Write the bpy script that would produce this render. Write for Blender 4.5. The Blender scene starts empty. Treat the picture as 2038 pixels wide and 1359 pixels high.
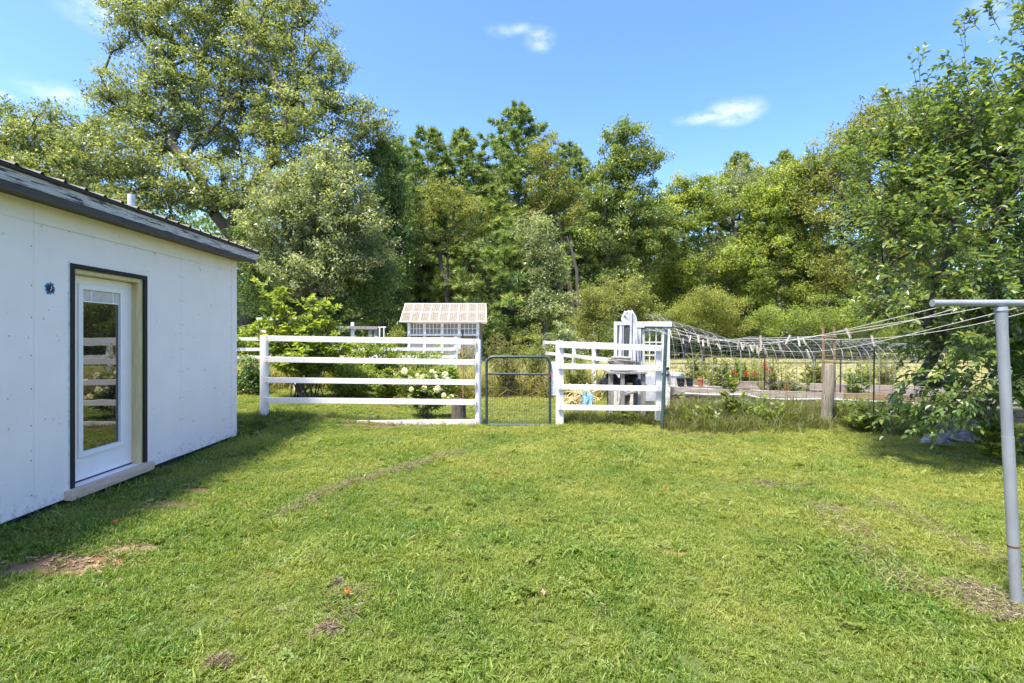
import bpy, math, random
import numpy as np
from mathutils import Vector, Matrix, Euler
R = math.radians
sc = bpy.context.scene
F = 1019.0; HZ = 670.0; CH = 1.55          # focal length in photo pixels, horizon row, eye height
random.seed(7); rng = np.random.default_rng(7)

# ------------------------------------------------------------------ camera
cam_d = bpy.data.cameras.new('camera'); cam = bpy.data.objects.new('camera', cam_d)
sc.collection.objects.link(cam); sc.camera = cam
cam.location = (0, 0, CH); cam.rotation_euler = (R(90), 0, 0)
cam_d.sensor_width = 36; cam_d.lens = 18; cam_d.shift_y = -9.5/2038; cam_d.clip_start = .05; cam_d.clip_end = 3000

# ------------------------------------------------------------------ sun, sky, exposure
SUN_EL = 68; SUN_V = Vector((-.25, -.26, .93)).normalized()     # towards the sun: high, from the left
sun_d = bpy.data.lights.new('sun', 'SUN'); sun = bpy.data.objects.new('sun', sun_d); sc.collection.objects.link(sun)
sun_d.energy = 3.8; sun_d.angle = R(8); sun_d.color = (1, .94, .82)
sun.rotation_euler = SUN_V.to_track_quat('Z', 'Y').to_euler(); sun.location = (-20, 20, 50)
world = bpy.data.worlds.new('World'); sc.world = world; world.use_nodes = True
wn = world.node_tree; wn.nodes.clear(); wl = wn.links
def N(nt, t, **kw):
    n = nt.nodes.new(t)
    for k, v in kw.items():
        if k in n.inputs.keys(): n.inputs[k].default_value = v
        else: setattr(n, k, v)
    return n
sky = N(wn, 'ShaderNodeTexSky'); sky.sky_type = 'NISHITA'; sky.sun_disc = False
sky.sun_elevation = R(SUN_EL); sky.sun_rotation = math.atan2(SUN_V.x, SUN_V.y)
sky.air_density = 1.0; sky.dust_density = 1.4; sky.ozone_density = 3.0
hs = N(wn, 'ShaderNodeHueSaturation', Saturation=1.25, Value=1.0, Hue=.513)
wl.new(sky.outputs[0], hs.inputs['Color'])
tc = N(wn, 'ShaderNodeTexCoord')
def skydir(px, py): return Vector(((px-1019)/F, 1, (HZ-py)/F)).normalized()
nz = N(wn, 'ShaderNodeTexNoise', Scale=22.0, Detail=9.0, Roughness=.62)
mp = N(wn, 'ShaderNodeMapping'); mp.inputs['Scale'].default_value = (1, 1, 2.2)
wl.new(tc.outputs['Generated'], mp.inputs[0]); wl.new(mp.outputs[0], nz.inputs['Vector'])
acc = None
for (px, py, w, h, amp) in [(1462, 222, 58, 26, 1.4), (1390, 235, 50, 13, .9), (1075, 78, 30, 22, .75), (1000, 60, 34, 12, .5), (1036,54,24,10,.5),
                            (195, 22, 70, 40, .75), (120, 188, 80, 24, .7), (0, 188, 30, 12, .9), (2010, 8, 90, 45, .55),
                            (-600, 60, 300, 60, .8), (2700, 150, 260, 60, .8)]:
    d = skydir(px, py); L = math.sqrt(1+((px-1019)/F)**2)
    sub = N(wn, 'ShaderNodeVectorMath', operation='SUBTRACT'); wl.new(tc.outputs['Generated'], sub.inputs[0]); sub.inputs[1].default_value = d
    ml = N(wn, 'ShaderNodeVectorMath', operation='MULTIPLY'); wl.new(sub.outputs[0], ml.inputs[0])
    ml.inputs[1].default_value = (F*L/w, F*L/w, F*L/h)
    ln = N(wn, 'ShaderNodeVectorMath', operation='LENGTH'); wl.new(ml.outputs[0], ln.inputs[0])
    mr = N(wn, 'ShaderNodeMapRange'); mr.interpolation_type = 'SMOOTHSTEP'
    wl.new(ln.outputs['Value'], mr.inputs[0]); mr.inputs[1].default_value = 1.15; mr.inputs[2].default_value = 0
    mr.inputs[3].default_value = 0; mr.inputs[4].default_value = amp
    if acc is None: acc = mr.outputs[0]
    else:
        a = N(wn, 'ShaderNodeMath', operation='ADD'); wl.new(acc, a.inputs[0]); wl.new(mr.outputs[0], a.inputs[1]); acc = a.outputs[0]
m1 = N(wn, 'ShaderNodeMath', operation='MULTIPLY_ADD'); wl.new(nz.outputs[0], m1.inputs[0]); m1.inputs[1].default_value = 3.6; m1.inputs[2].default_value = -1.25
m2 = N(wn, 'ShaderNodeMath', operation='MULTIPLY'); m2.use_clamp = True; wl.new(acc, m2.inputs[0]); wl.new(m1.outputs[0], m2.inputs[1])
m3 = N(wn, 'ShaderNodeMath', operation='MULTIPLY'); wl.new(m2.outputs[0], m3.inputs[0]); m3.inputs[1].default_value = .62
cmix = N(wn, 'ShaderNodeMixRGB'); wl.new(m3.outputs[0], cmix.inputs[0]); wl.new(hs.outputs[0], cmix.inputs[1]); cmix.inputs[2].default_value = (3.6, 3.75, 4.1, 1)
bg = N(wn, 'ShaderNodeBackground', Strength=.14); wl.new(cmix.outputs[0], bg.inputs[0])
wo = N(wn, 'ShaderNodeOutputWorld'); wl.new(bg.outputs[0], wo.inputs[0])
sc.view_settings.view_transform = 'Standard'; sc.view_settings.look = 'None'; sc.view_settings.gamma = 1
sc.view_settings.use_curve_mapping = False; sc.view_settings.exposure = 1.65
sc.cycles.max_bounces = 8; sc.cycles.diffuse_bounces = 4; sc.cycles.transmission_bounces = 5; sc.cycles.transparent_max_bounces = 8

# ------------------------------------------------------------------ helpers
def S(t): t = np.clip(t, 0, 1); return t*t*(3-2*t)
def gz(x, y):
    x = np.asarray(x, float); y = np.asarray(y, float)
    z = .012*np.sin(x*1.7+y*.6)+.010*np.sin(y*2.3-x*.8)
    z = z + .20*S((-1.4-x)/3.0)*S((y-8.1)/.9)
    z = z - .085*S((-3.2-(x+.0334*y))/.7)*S((8.6-y)/.5)
    z = z + .13*S((x-2.5)/.9)*S((y-8.5-.0*x + .32*np.maximum(x-5.4, 0))/.6)*S((40-y)/20)
    z = z - .05*S((x-2.0)/1.5)*S((6-y)/2)*0
    return z
def W(px, Y): return (px-1019)/F*Y
def Zp(py, Y): return CH-(py-HZ)/F*Y
def P(px, py, Y): return Vector((W(px, Y), Y, Zp(py, Y)))
def G(px, py):
    Y = F*CH/(py-HZ); x = W(px, Y); return Vector((x, Y, float(gz(x, Y))))
def link(o): sc.collection.objects.link(o); return o
def thing(name, label, cat, loc=(0, 0, 0), rz=0, group=None):
    o = link(bpy.data.objects.new(name, None)); o.location = loc; o.rotation_euler = (0, 0, rz); o.empty_display_size = .2
    return tag(o, label, cat, group)
def tag(o, label=None, cat=None, group=None, kind=None):
    if label: o['label'] = label
    if cat: o['category'] = cat
    if group: o['group'] = group
    if kind: o['kind'] = kind
    return o
class MB:
    def __init__(s): s.v = []; s.f = []; s.sm = False
    def box(s, x0, x1, y0, y1, z0, z1, m=None):
        n = len(s.v)
        vs = [Vector((x, y, z)) for z in (z0, z1) for y in (y0, y1) for x in (x0, x1)]
        if m is not None: vs = [m @ v for v in vs]
        s.v += vs
        s.f += [tuple(n+i for i in q) for q in ((0, 2, 3, 1), (4, 5, 7, 6), (0, 1, 5, 4), (2, 6, 7, 3), (0, 4, 6, 2), (1, 3, 7, 5))]
        return s
    def beam(s, a, b, w, h, roll=0, up=Vector((0, 0, 1))):
        a = Vector(a); b = Vector(b); d = (b-a); L = d.length; d.normalize()
        if abs(d.dot(up)) > .98: up = Vector((0, 1, 0))
        sx = d.cross(up).normalized(); uz = sx.cross(d)
        m = Matrix((sx, d, uz)).transposed().to_4x4(); m.translation = a
        if roll: m = m @ Matrix.Rotation(roll, 4, 'Y')
        return s.box(-w/2, w/2, 0, L, -h/2, h/2, m)
    def tube(s, pts, rad, n=6, cap=True):
        pts = [Vector(p) for p in pts]
        if not hasattr(rad, '__len__'): rad = [rad]*len(pts)
        base = len(s.v); u = None
        for i, p in enumerate(pts):
            d = (pts[min(i+1, len(pts)-1)]-pts[max(i-1, 0)])
            if d.length < 1e-9: d = Vector((0, 0, 1))
            d.normalize()
            if u is None: u = d.orthogonal().normalized()
            else:
                u = u-d*u.dot(d)
                u = u.normalized() if u.length > 1e-6 else d.orthogonal().normalized()
            w = d.cross(u)
            for k in range(n):
                a = 2*math.pi*k/n
                s.v.append(p+(u*math.cos(a)+w*math.sin(a))*rad[i])
        for i in range(len(pts)-1):
            for k in range(n):
                a = base+i*n+k; b = base+i*n+(k+1) % n
                s.f.append((a, b, b+n, a+n))
        if cap:
            for q0, rev in ((base, True), (base+(len(pts)-1)*n, False)):
                m0 = len(s.v); s.v += [Vector(s.v[q0+k]) for k in range(n)]; fc = tuple(m0+k for k in range(n)); s.f.append(fc[::-1] if rev else fc)
        s.sm = True
        return s
    def poly(s, pts):
        n = len(s.v); s.v += [Vector(p) for p in pts]; s.f.append(tuple(range(n, n+len(pts)))); return s
    def grid(s, fn, nu, nv):
        n = len(s.v)
        for j in range(nv+1):
            for i in range(nu+1): s.v.append(Vector(fn(i/nu, j/nv)))
        for j in range(nv):
            for i in range(nu):
                a = n+j*(nu+1)+i; s.f.append((a, a+1, a+nu+2, a+nu+1))
        return s
    def build(s, name, mat, parent=None, bevel=0, smooth=None):
        me = bpy.data.meshes.new(name); me.from_pydata([tuple(v) for v in s.v], [], s.f); me.update()
        if s.sm if smooth is None else smooth:
            me.polygons.foreach_set('use_smooth', [len(p.vertices) < 5 for p in me.polygons])
        o = link(bpy.data.objects.new(name, me)); me.materials.append(mat)
        if parent is not None: o.parent = parent
        if bevel:
            b = o.modifiers.new('bevel', 'BEVEL'); b.width = bevel; b.segments = 2; b.limit_method = 'ANGLE'
        return o
def fast_mesh(name, V, k, mat, tint=None, parent=None, smooth=False):
    V = np.asarray(V, np.float32).reshape(-1, 3); nf = len(V)//k
    me = bpy.data.meshes.new(name); me.vertices.add(len(V)); me.vertices.foreach_set('co', V.ravel())
    me.loops.add(len(V)); me.loops.foreach_set('vertex_index', np.arange(len(V), dtype=np.int32))
    me.polygons.add(nf); me.polygons.foreach_set('loop_start', np.arange(0, nf*k, k, dtype=np.int32))
    if tint is not None:
        at = me.attributes.new('tint', 'FLOAT', 'FACE'); at.data.foreach_set('value', np.asarray(tint, np.float32))
    me.update(calc_edges=True); me.validate(); me.materials.append(mat)
    if parent is False: return me
    o = link(bpy.data.objects.new(name, me))
    if parent is not None: o.parent = parent
    return o

# ------------------------------------------------------------------ materials
def newmat(name):
    m = bpy.data.materials.new(name); m.use_nodes = True; nt = m.node_tree; nt.nodes.clear()
    return m, nt, nt.links, N(nt, 'ShaderNodeOutputMaterial')
def ramp(nt, stops):
    r = N(nt, 'ShaderNodeValToRGB'); e = r.color_ramp.elements
    e[0].position = stops[0][0]; e[0].color = (*stops[0][1], 1); e[1].position = stops[1][0]; e[1].color = (*stops[1][1], 1)
    for p, c in stops[2:]:
        q = e.new(p); q.color = (*c, 1)
    return r
def mat(name, c1, c2=None, rough=.6, scale=8, stretch=(1, 1, 1), bump=.15, bscale=60, metal=0, lo=.35, hi=.65, dirt=None, dscale=30, dlo=.62, dhi=.7, coord='Object', spec=.5):
    m, nt, l, out = newmat(name)
    b = N(nt, 'ShaderNodeBsdfPrincipled', Roughness=rough, Metallic=metal); b.inputs['Specular IOR Level'].default_value = spec
    t = N(nt, 'ShaderNodeTexCoord'); mp = N(nt, 'ShaderNodeMapping'); mp.inputs['Scale'].default_value = stretch
    l.new(t.outputs[coord], mp.inputs[0])
    n1 = N(nt, 'ShaderNodeTexNoise', Scale=scale, Detail=6.0, Roughness=.65); l.new(mp.outputs[0], n1.inputs['Vector'])
    c2 = c2 or tuple(x*.8 for x in c1)
    r = ramp(nt, [(lo, c2), (hi, c1)]); l.new(n1.outputs[0], r.inputs[0]); col = r.outputs[0]
    if dirt:
        n2 = N(nt, 'ShaderNodeTexNoise', Scale=dscale, Detail=4.0, Roughness=.7); l.new(mp.outputs[0], n2.inputs['Vector'])
        rr = ramp(nt, [(dlo, (0, 0, 0)), (dhi, (1, 1, 1))]); l.new(n2.outputs[0], rr.inputs[0])
        mx = N(nt, 'ShaderNodeMixRGB'); l.new(rr.outputs[0], mx.inputs[0]); l.new(col, mx.inputs[1]); mx.inputs[2].default_value = (*dirt, 1); col = mx.outputs[0]
    l.new(col, b.inputs['Base Color'])
    if bump:
        n3 = N(nt, 'ShaderNodeTexNoise', Scale=bscale, Detail=5.0); l.new(mp.outputs[0], n3.inputs['Vector'])
        bp = N(nt, 'ShaderNodeBump', Strength=bump, Distance=.01); l.new(n3.outputs[0], bp.inputs['Height']); l.new(bp.outputs[0], b.inputs['Normal'])
    l.new(b.outputs[0], out.inputs[0]); return m
def leafmat(name, dark, mid, light, trans=.4, rough=.42, spec=.5, patch=.0, pscale=.4, pcol=None):
    m, nt, l, out = newmat(name)
    a = N(nt, 'ShaderNodeAttribute'); a.attribute_name = 'tint'
    r = ramp(nt, [(0, dark), (1, light), (.5, mid)]); l.new(a.outputs['Fac'], r.inputs[0]); col = r.outputs[0]
    if patch:
        g = N(nt, 'ShaderNodeNewGeometry'); n = N(nt, 'ShaderNodeTexNoise', Scale=pscale, Detail=4.0, Roughness=.6); l.new(g.outputs['Position'], n.inputs['Vector'])
        rr = ramp(nt, [(.42, (0, 0, 0)), (.66, (patch, patch, patch))]); l.new(n.outputs[0], rr.inputs[0])
        mx = N(nt, 'ShaderNodeMixRGB'); l.new(rr.outputs[0], mx.inputs[0]); l.new(col, mx.inputs[1]); mx.inputs[2].default_value = (*pcol, 1); col = mx.outputs[0]
    b = N(nt, 'ShaderNodeBsdfPrincipled', Roughness=rough); b.inputs['Specular IOR Level'].default_value = spec
    l.new(col, b.inputs['Base Color'])
    tr = N(nt, 'ShaderNodeBsdfTranslucent'); ml = N(nt, 'ShaderNodeMixRGB', blend_type='MULTIPLY'); ml.inputs[0].default_value = 1
    l.new(col, ml.inputs[1]); ml.inputs[2].default_value = (1.9, 1.75, .8, 1); l.new(ml.outputs[0], tr.inputs[0])
    mx = N(nt, 'ShaderNodeMixShader'); mx.inputs[0].default_value = trans
    l.new(b.outputs[0], mx.inputs[1]); l.new(tr.outputs[0], mx.inputs[2]); l.new(mx.outputs[0], out.inputs[0]); return m

white = mat('white_fence_paint', (.76, .715, .69), (.66, .62, .59), .45, 5, (1, 1, 1), .12, 40, dirt=(.32, .30, .27), dscale=22, dlo=.66, dhi=.74)
white_old = mat('old_white_paint', (.78, .77, .74), (.55, .53, .49), .6, 9, bump=.2, dirt=(.25, .22, .18), dscale=14, dlo=.6, dhi=.7)
panel_paint = mat('white_panel_paint', (.93, .82, .735), (.88, .775, .69), .55, 2.2, (1, 1, 1), .06, 90, dirt=(.30, .28, .28), dscale=9, dlo=.665, dhi=.74)
def splash(m):
    nt = m.node_tree; l = nt.links; b = next(n for n in nt.nodes if n.type == 'BSDF_PRINCIPLED'); src = b.inputs['Base Color'].links[0].from_socket
    t = N(nt, 'ShaderNodeTexCoord'); sp = N(nt, 'ShaderNodeSeparateXYZ'); l.new(t.outputs['Object'], sp.inputs[0])
    n = N(nt, 'ShaderNodeTexNoise', Scale=16.0, Detail=8.0, Roughness=.75); l.new(t.outputs['Object'], n.inputs['Vector'])
    a = N(nt, 'ShaderNodeMath', operation='MULTIPLY_ADD'); l.new(sp.outputs['Z'], a.inputs[0]); a.inputs[1].default_value = -.55; l.new(n.outputs[0], a.inputs[2])
    r_ = ramp(nt, [(.46, (0, 0, 0)), (.66, (.75, .75, .75))]); l.new(a.outputs[0], r_.inputs[0])
    x = N(nt, 'ShaderNodeMixRGB'); l.new(r_.outputs[0], x.inputs[0]); l.new(src, x.inputs[1]); x.inputs[2].default_value = (.36, .33, .27, 1); l.new(x.outputs[0], b.inputs['Base Color'])
splash(panel_paint); splash(white)
door_white = mat('door_white', (.90, .84, .78), (.86, .80, .74), .35, 4, bump=.03)
dark_trim = mat('dark_trim', (.024, .017, .014), (.016, .012, .010), .75, 20, bump=.15)
jamb_wood = mat('jamb_wood', (.74, .60, .33), (.60, .46, .22), .6, 6, (6, 6, .5), .1)
sill_wood = mat('sill_wood', (.72, .54, .38), (.54, .38, .25), .7, 6, (8, .6, 8), .25, dirt=(.16, .12, .09), dscale=12)
fascia_w = mat('flaking_fascia', (.62, .58, .56), (.46, .42, .40), .7, 3, (3, .35, 6), .4, 50, dirt=(.035, .028, .025), dscale=11, dlo=.535, dhi=.60)
fascia_d = mat('dark_fascia', (.065, .055, .055), (.035, .03, .03), .5, 10, (2, .4, 6), .3)
roof_m = mat('roof_metal', (.028, .024, .022), (.018, .016, .015), .6, 6, metal=0, bump=.05)
black_m = mat('black_plastic', (.02, .02, .022), None, .4, bump=.02)
found_m = mat('foundation_dark', (.05, .045, .04), None, .9, 12, bump=.4)
blue_m = mat('blue_paint', (.04, .20, .42), (.02, .10, .22), .6, 30)
galv = mat('galvanised_steel', (.33, .34, .36), (.25, .26, .28), .45, 7, (1, 1, .35), .06, 60, metal=.25, dirt=(.30, .27, .24), dscale=14, dlo=.64, dhi=.74)
rust_m = mat('rust', (.24, .09, .04), (.10, .04, .02), .85, 20)
green_pipe = mat('green_grey_pipe', (.09, .13, .13), (.05, .08, .08), .4, 12, metal=.4, bump=.08, dirt=(.22, .12, .08), dscale=18, dlo=.66, dhi=.72)
gate_m = mat('slate_gate_steel', (.045, .075, .088), (.028, .048, .058), .38, 14, metal=.3, bump=.08, dirt=(.22, .20, .18), dscale=20, dlo=.64, dhi=.72)
wire_m = mat('fence_wire', (.20, .20, .19), (.12, .10, .09), .5, 9, metal=.5, bump=0)
wire_w = mat('pale_wire', (.42, .42, .42), (.24, .24, .25), .4, 6, metal=.3, bump=0)
wire_d = mat('dark_wire', (.09, .09, .09), (.06, .05, .05), .5, 9, metal=.4, bump=0)
rope_m = mat('pale_line', (.62, .60, .54), (.50, .48, .42), .8, 30, bump=0)
grey_wood = mat('grey_weathered_wood', (.34, .32, .29), (.19, .17, .15), .85, 5, (7, 7, .6), .5, 40, dirt=(.09, .08, .06), dscale=12, dlo=.58, dhi=.68)
post_wood = mat('post_wood', (.30, .27, .20), (.15, .13, .095), .85, 5, (6, 6, .5), .5, 40, dirt=(.10, .09, .07), dscale=9, dlo=.56, dhi=.66)
plank_m = mat('bed_plank', (.44, .37, .30), (.28, .21, .15), .8, 4, (.5, 6, 6), .4, 40, dirt=(.6, .58, .55), dscale=6, dlo=.58, dhi=.66)
plank_o = mat('orange_plank', (.36, .22, .12), (.20, .12, .07), .8, 4, (.5, 6, 6), .4)
bark = mat('bark', (.13, .11, .09), (.05, .042, .035), .95, 5, (6, 6, 1), .8, 30)
bark_pale = mat('pale_bark', (.34, .26, .19), (.16, .11, .08), .95, 5, (6, 6, 1), .6, 30)
bark_dark = mat('dark_bark', (.06, .05, .042), (.03, .025, .02), .95, 5, (6, 6, 1), .6, 30)
poly_m = mat('cream_panel', (.60, .54, .44), (.45, .39, .30), .5, 4, (12, 1, 1), .3)
plastic_w = mat('white_sheet', (.66, .66, .69), (.40, .40, .44), .45, 5, bump=.5, bscale=12)
terra = mat('terracotta', (.50, .17, .08), (.38, .12, .05), .8, 12)
clip_m = leafmat('clippings', (.10, .075, .045), (.20, .16, .10), (.36, .31, .21), .15, .8, .2)
petal_m = leafmat('petal_white', (.66, .64, .54), (.78, .76, .68), (.86, .84, .80), .35, .7, .2)
red_m = leafmat('red_petal', (.35, .01, .01), (.5, .02, .015), (.6, .05, .03), .3, .6, .3)
orange_m = leafmat('orange_leaf', (.55, .10, .02), (.65, .16, .03), (.7, .25, .05), .3, .6, .3)
pink_m = leafmat('pink_leaf', (.5, .25, .22), (.6, .3, .28), (.6, .35, .3), .3, .6, .3)
def glassmat(name, col, ior=1.9):
    m, nt, l, out = newmat(name)
    b = N(nt, 'ShaderNodeBsdfPrincipled', Roughness=.015, IOR=ior); b.inputs['Base Color'].default_value = (*col, 1)
    t = N(nt, 'ShaderNodeTexCoord'); n = N(nt, 'ShaderNodeTexNoise', Scale=2.5, Detail=1.0); l.new(t.outputs['Object'], n.inputs['Vector'])
    bp = N(nt, 'ShaderNodeBump', Strength=.05, Distance=.02); l.new(n.outputs[0], bp.inputs['Height']); l.new(bp.outputs[0], b.inputs['Normal'])
    l.new(b.outputs[0], out.inputs[0]); return m
door_glass = glassmat('door_glass', (.012, .014, .012), 2.4)
pane_glass = glassmat('old_window_glass', (.09, .10, .10), 1.7)
def polymat():
    m, nt, l, out = newmat('cloudy_panel')
    d = N(nt, 'ShaderNodeBsdfPrincipled', Roughness=.4); tr = N(nt, 'ShaderNodeBsdfTranslucent'); tp = N(nt, 'ShaderNodeBsdfTransparent')
    t = N(nt, 'ShaderNodeTexCoord'); w = N(nt, 'ShaderNodeTexNoise', Scale=5.0, Detail=4.0); l.new(t.outputs['Object'], w.inputs['Vector'])
    r = ramp(nt, [(.3, (.34, .29, .225)), (.7, (.44, .385, .31))]); l.new(w.outputs[0], r.inputs[0]); l.new(r.outputs[0], d.inputs['Base Color']); l.new(r.outputs[0], tr.inputs[0])
    a = N(nt, 'ShaderNodeMixShader'); a.inputs[0].default_value = .4; l.new(d.outputs[0], a.inputs[1]); l.new(tr.outputs[0], a.inputs[2])
    b = N(nt, 'ShaderNodeMixShader'); b.inputs[0].default_value = .18; l.new(a.outputs[0], b.inputs[1]); l.new(tp.outputs[0], b.inputs[2])
    l.new(b.outputs[0], out.inputs[0]); return m
cloudy = polymat()

# leaf palettes (reflectance)
lf_oak = leafmat('leaf_sycamore', (0.078, 0.118, 0.050), (0.174, 0.224, 0.090), (0.336, 0.375, 0.168), .46, .36, .6, .5, .25, (.17, .20, .075))
lf_mid = leafmat('leaf_mid', (0.073, 0.121, 0.037), (0.171, 0.238, 0.070), (0.343, 0.397, 0.117), .42, .36, .6, .3, .3, (.10, .13, .035))
lf_dark = leafmat('leaf_shade', (0.055, 0.105, 0.036), (0.125, 0.205, 0.066), (0.269, 0.346, 0.120), .40, .36, .6, .3, .3, (.05, .09, .02))
lf_silver = leafmat('leaf_silver', (0.098, 0.139, 0.056), (0.214, 0.260, 0.131), (0.466, 0.504, 0.298), .42, .34, .6, .3, .3, (.12, .16, .07))
lf_bright = leafmat('leaf_bright', (.09, .152, .03), (.20, .27, .055), (.375, .43, .10), .46, .42, .5, .5, .35, (.19, .21, .065))
lf_olive = leafmat('leaf_olive', (0.090, 0.113, 0.035), (0.186, 0.218, 0.057), (0.344, 0.370, 0.113), .45, .45, .4, .4, .5, (.19, .21, .06))
lf_yellow = leafmat('leaf_yellowgreen', (0.097, 0.125, 0.028), (0.206, 0.245, 0.051), (0.359, 0.383, 0.095), .45, .5, .4, .4, .8, (.24, .24, .07))
lf_near = leafmat('leaf_near', (0.062, 0.114, 0.036), (0.132, 0.204, 0.054), (0.309, 0.348, 0.090), .40, .33, .6, .3, .5, (.10, .13, .03))
lf_rose = leafmat('leaf_garden', (.10, .16, .034), (.22, .295, .055), (.40, .455, .10), .48, .45, .45, .3, .6, (.22, .22, .04))
lf_cedar = leafmat('leaf_cedar', (.05, .12, .015), (.09, .19, .02), (.18, .28, .03), .4, .5, .4)
needle = leafmat('needle_pine', (0.080, 0.146, 0.055), (0.200, 0.284, 0.098), (0.419, 0.484, 0.170), .30, .42, .5, .45, .3, (.10, .14, .045))
needle_y = leafmat('needle_pine_light', (0.095, 0.160, 0.048), (0.220, 0.290, 0.085), (0.425, 0.464, 0.157), .32, .42, .5, .45, .3, (.13, .16, .045))

# ------------------------------------------------------------------ ground
def ground_mat():
    m, nt, l, out = newmat('ground_soil_and_turf')
    g = N(nt, 'ShaderNodeNewGeometry'); b = N(nt, 'ShaderNodeBsdfPrincipled', Roughness=.95); b.inputs['Specular IOR Level'].default_value = .15
    n = N(nt, 'ShaderNodeTexNoise', Scale=1.1, Detail=8.0, Roughness=.7); l.new(g.outputs['Position'], n.inputs['Vector'])
    r = ramp(nt, [(.3, (.045, .065, .018)), (.7, (.10, .115, .035)), (.5, (.07, .095, .024))]); l.new(n.outputs[0], r.inputs[0]); col = r.outputs[0]
    sep = N(nt, 'ShaderNodeSeparateXYZ'); l.new(g.outputs['Position'], sep.inputs[0])
    fa = N(nt, 'ShaderNodeMapRange'); l.new(sep.outputs['Y'], fa.inputs[0]); fa.inputs[1].default_value = 11; fa.inputs[2].default_value = 17
    far = N(nt, 'ShaderNodeTexNoise', Scale=.35, Detail=8.0, Roughness=.7); l.new(g.outputs['Position'], far.inputs['Vector'])
    fr = ramp(nt, [(.35, (.15, .17, .05)), (.65, (.32, .28, .14))]); l.new(far.outputs[0], fr.inputs[0])
    mx = N(nt, 'ShaderNodeMixRGB'); l.new(fa.outputs[0], mx.inputs[0]); l.new(col, mx.inputs[1]); l.new(fr.outputs[0], mx.inputs[2]); col = mx.outputs[0]
    nn = N(nt, 'ShaderNodeTexNoise', Scale=9.0, Detail=6.0, Roughness=.7); l.new(g.outputs['Position'], nn.inputs['Vector'])
    for (px, py, rx, ry, c) in DIRT:
        q = G(px, py)
        sb = N(nt, 'ShaderNodeVectorMath', operation='SUBTRACT'); l.new(g.outputs['Position'], sb.inputs[0]); sb.inputs[1].default_value = (q.x, q.y, 0)
        sm = N(nt, 'ShaderNodeVectorMath', operation='MULTIPLY'); l.new(sb.outputs[0], sm.inputs[0]); sm.inputs[1].default_value = (1/rx, 1/ry, 0)
        le = N(nt, 'ShaderNodeVectorMath', operation='LENGTH'); l.new(sm.outputs[0], le.inputs[0])
        ad = N(nt, 'ShaderNodeMath', operation='MULTIPLY_ADD'); l.new(nn.outputs[0], ad.inputs[0]); ad.inputs[1].default_value = 1.2; l.new(le.outputs['Value'], ad.inputs[2])
        mr = N(nt, 'ShaderNodeMapRange'); l.new(ad.outputs[0], mr.inputs[0]); mr.inputs[1].default_value = 1.7; mr.inputs[2].default_value = 1.2; mr.inputs[3].default_value = 0; mr.inputs[4].default_value = 1
        m2 = N(nt, 'ShaderNodeMixRGB'); l.new(mr.outputs[0], m2.inputs[0]); l.new(col, m2.inputs[1]); m2.inputs[2].default_value = (*c, 1); col = m2.outputs[0]
    l.new(col, b.inputs['Base Color'])
    bp = N(nt, 'ShaderNodeBump', Strength=.6, Distance=.03); n3 = N(nt, 'ShaderNodeTexNoise', Scale=35.0, Detail=6.0); l.new(g.outputs['Position'], n3.inputs['Vector'])
    l.new(n3.outputs[0], bp.inputs['Height']); l.new(bp.outputs[0], b.inputs['Normal']); l.new(b.outputs[0], out.inputs[0]); return m
BR = (.26, .125, .06)
DIRT = [(150, 1120, .55, .17, BR), (60, 1130, .55, .14, (.17, .12, .07)), (270, 1090, .35, .1, (.22, .15, .09)), (90, 1052, .22, .08, (.14, .075, .045)), (330, 1005, .35, .11, (.13, .09, .055)),
        (395, 975, .22, .09, (.13, .09, .055)), (1340, 1100, .10, .05, BR), (780, 853, 1.1, .12, (.13, .085, .05))]
def axis(lo, hi, fine0, fine1, step):
    a = list(np.arange(fine0, fine1+1e-6, step)); s = step; x = fine1
    while x < hi: s *= 1.35; x = min(x+s, hi); a.append(x)
    s = step; x = fine0
    while x > lo: s *= 1.35; x = max(x-s, lo); a.insert(0, x)
    return np.array(a)
gx = axis(-900, 900, -7, 9, .15); gy = axis(-300, 1500, 0, 13, .15)
XX, YY = np.meshgrid(gx, gy); ZZ = gz(XX, YY)
gm = bpy.data.meshes.new('ground'); nx, ny = len(gx), len(gy)
idx = np.arange(nx*ny).reshape(ny, nx)
gm.from_pydata(np.stack([XX.ravel(), YY.ravel(), ZZ.ravel()], 1).tolist(), [], np.stack([idx[:-1, :-1].ravel(), idx[:-1, 1:].ravel(), idx[1:, 1:].ravel(), idx[1:, :-1].ravel()], 1).tolist())
gm.update(); gm.polygons.foreach_set('use_smooth', [True]*len(gm.polygons)); gm.materials.append(ground_mat())
ground = link(bpy.data.objects.new('ground', gm)); tag(ground, kind='structure')

# ------------------------------------------------------------------ shed (local x is across, y along the wall)
shed = thing('shed', 'white panelled shed with dark metal roof and glazed door, at the left edge', 'shed', (0, 0, 0), math.atan(.0334))
WX = -4.06; ET = 2.74
seams = [-2.7, -1.48, -.26, .96, 2.2, 3.43, 4.65, 6.78, 8.04]
for a, b in zip(seams[:-1], seams[1:]):
    mb = MB()
    if a == 4.65:
        mb.box(WX-.012, WX, a+.001, 5.03, .015, 2.557); mb.box(WX-.012, WX, 6.11, b-.001, .015, 2.557); mb.box(WX-.012, WX, 5.03, 6.11, 2.256, 2.557)
    else: mb.box(WX-.012, WX, a+.0015, b-.0015, .015+.004*math.sin(a*9), 2.559)
    mb.build('siding_panel', panel_paint, shed)
    MB().box(WX-.012, WX-.001, a+.0015, b-.0015, 2.5605, ET).build('siding_panel', panel_paint, shed)
MB().box(WX-.03, WX+.006, 8.043, 8.19, .0, ET).build('corner_board', panel_paint, shed, .003)
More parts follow.
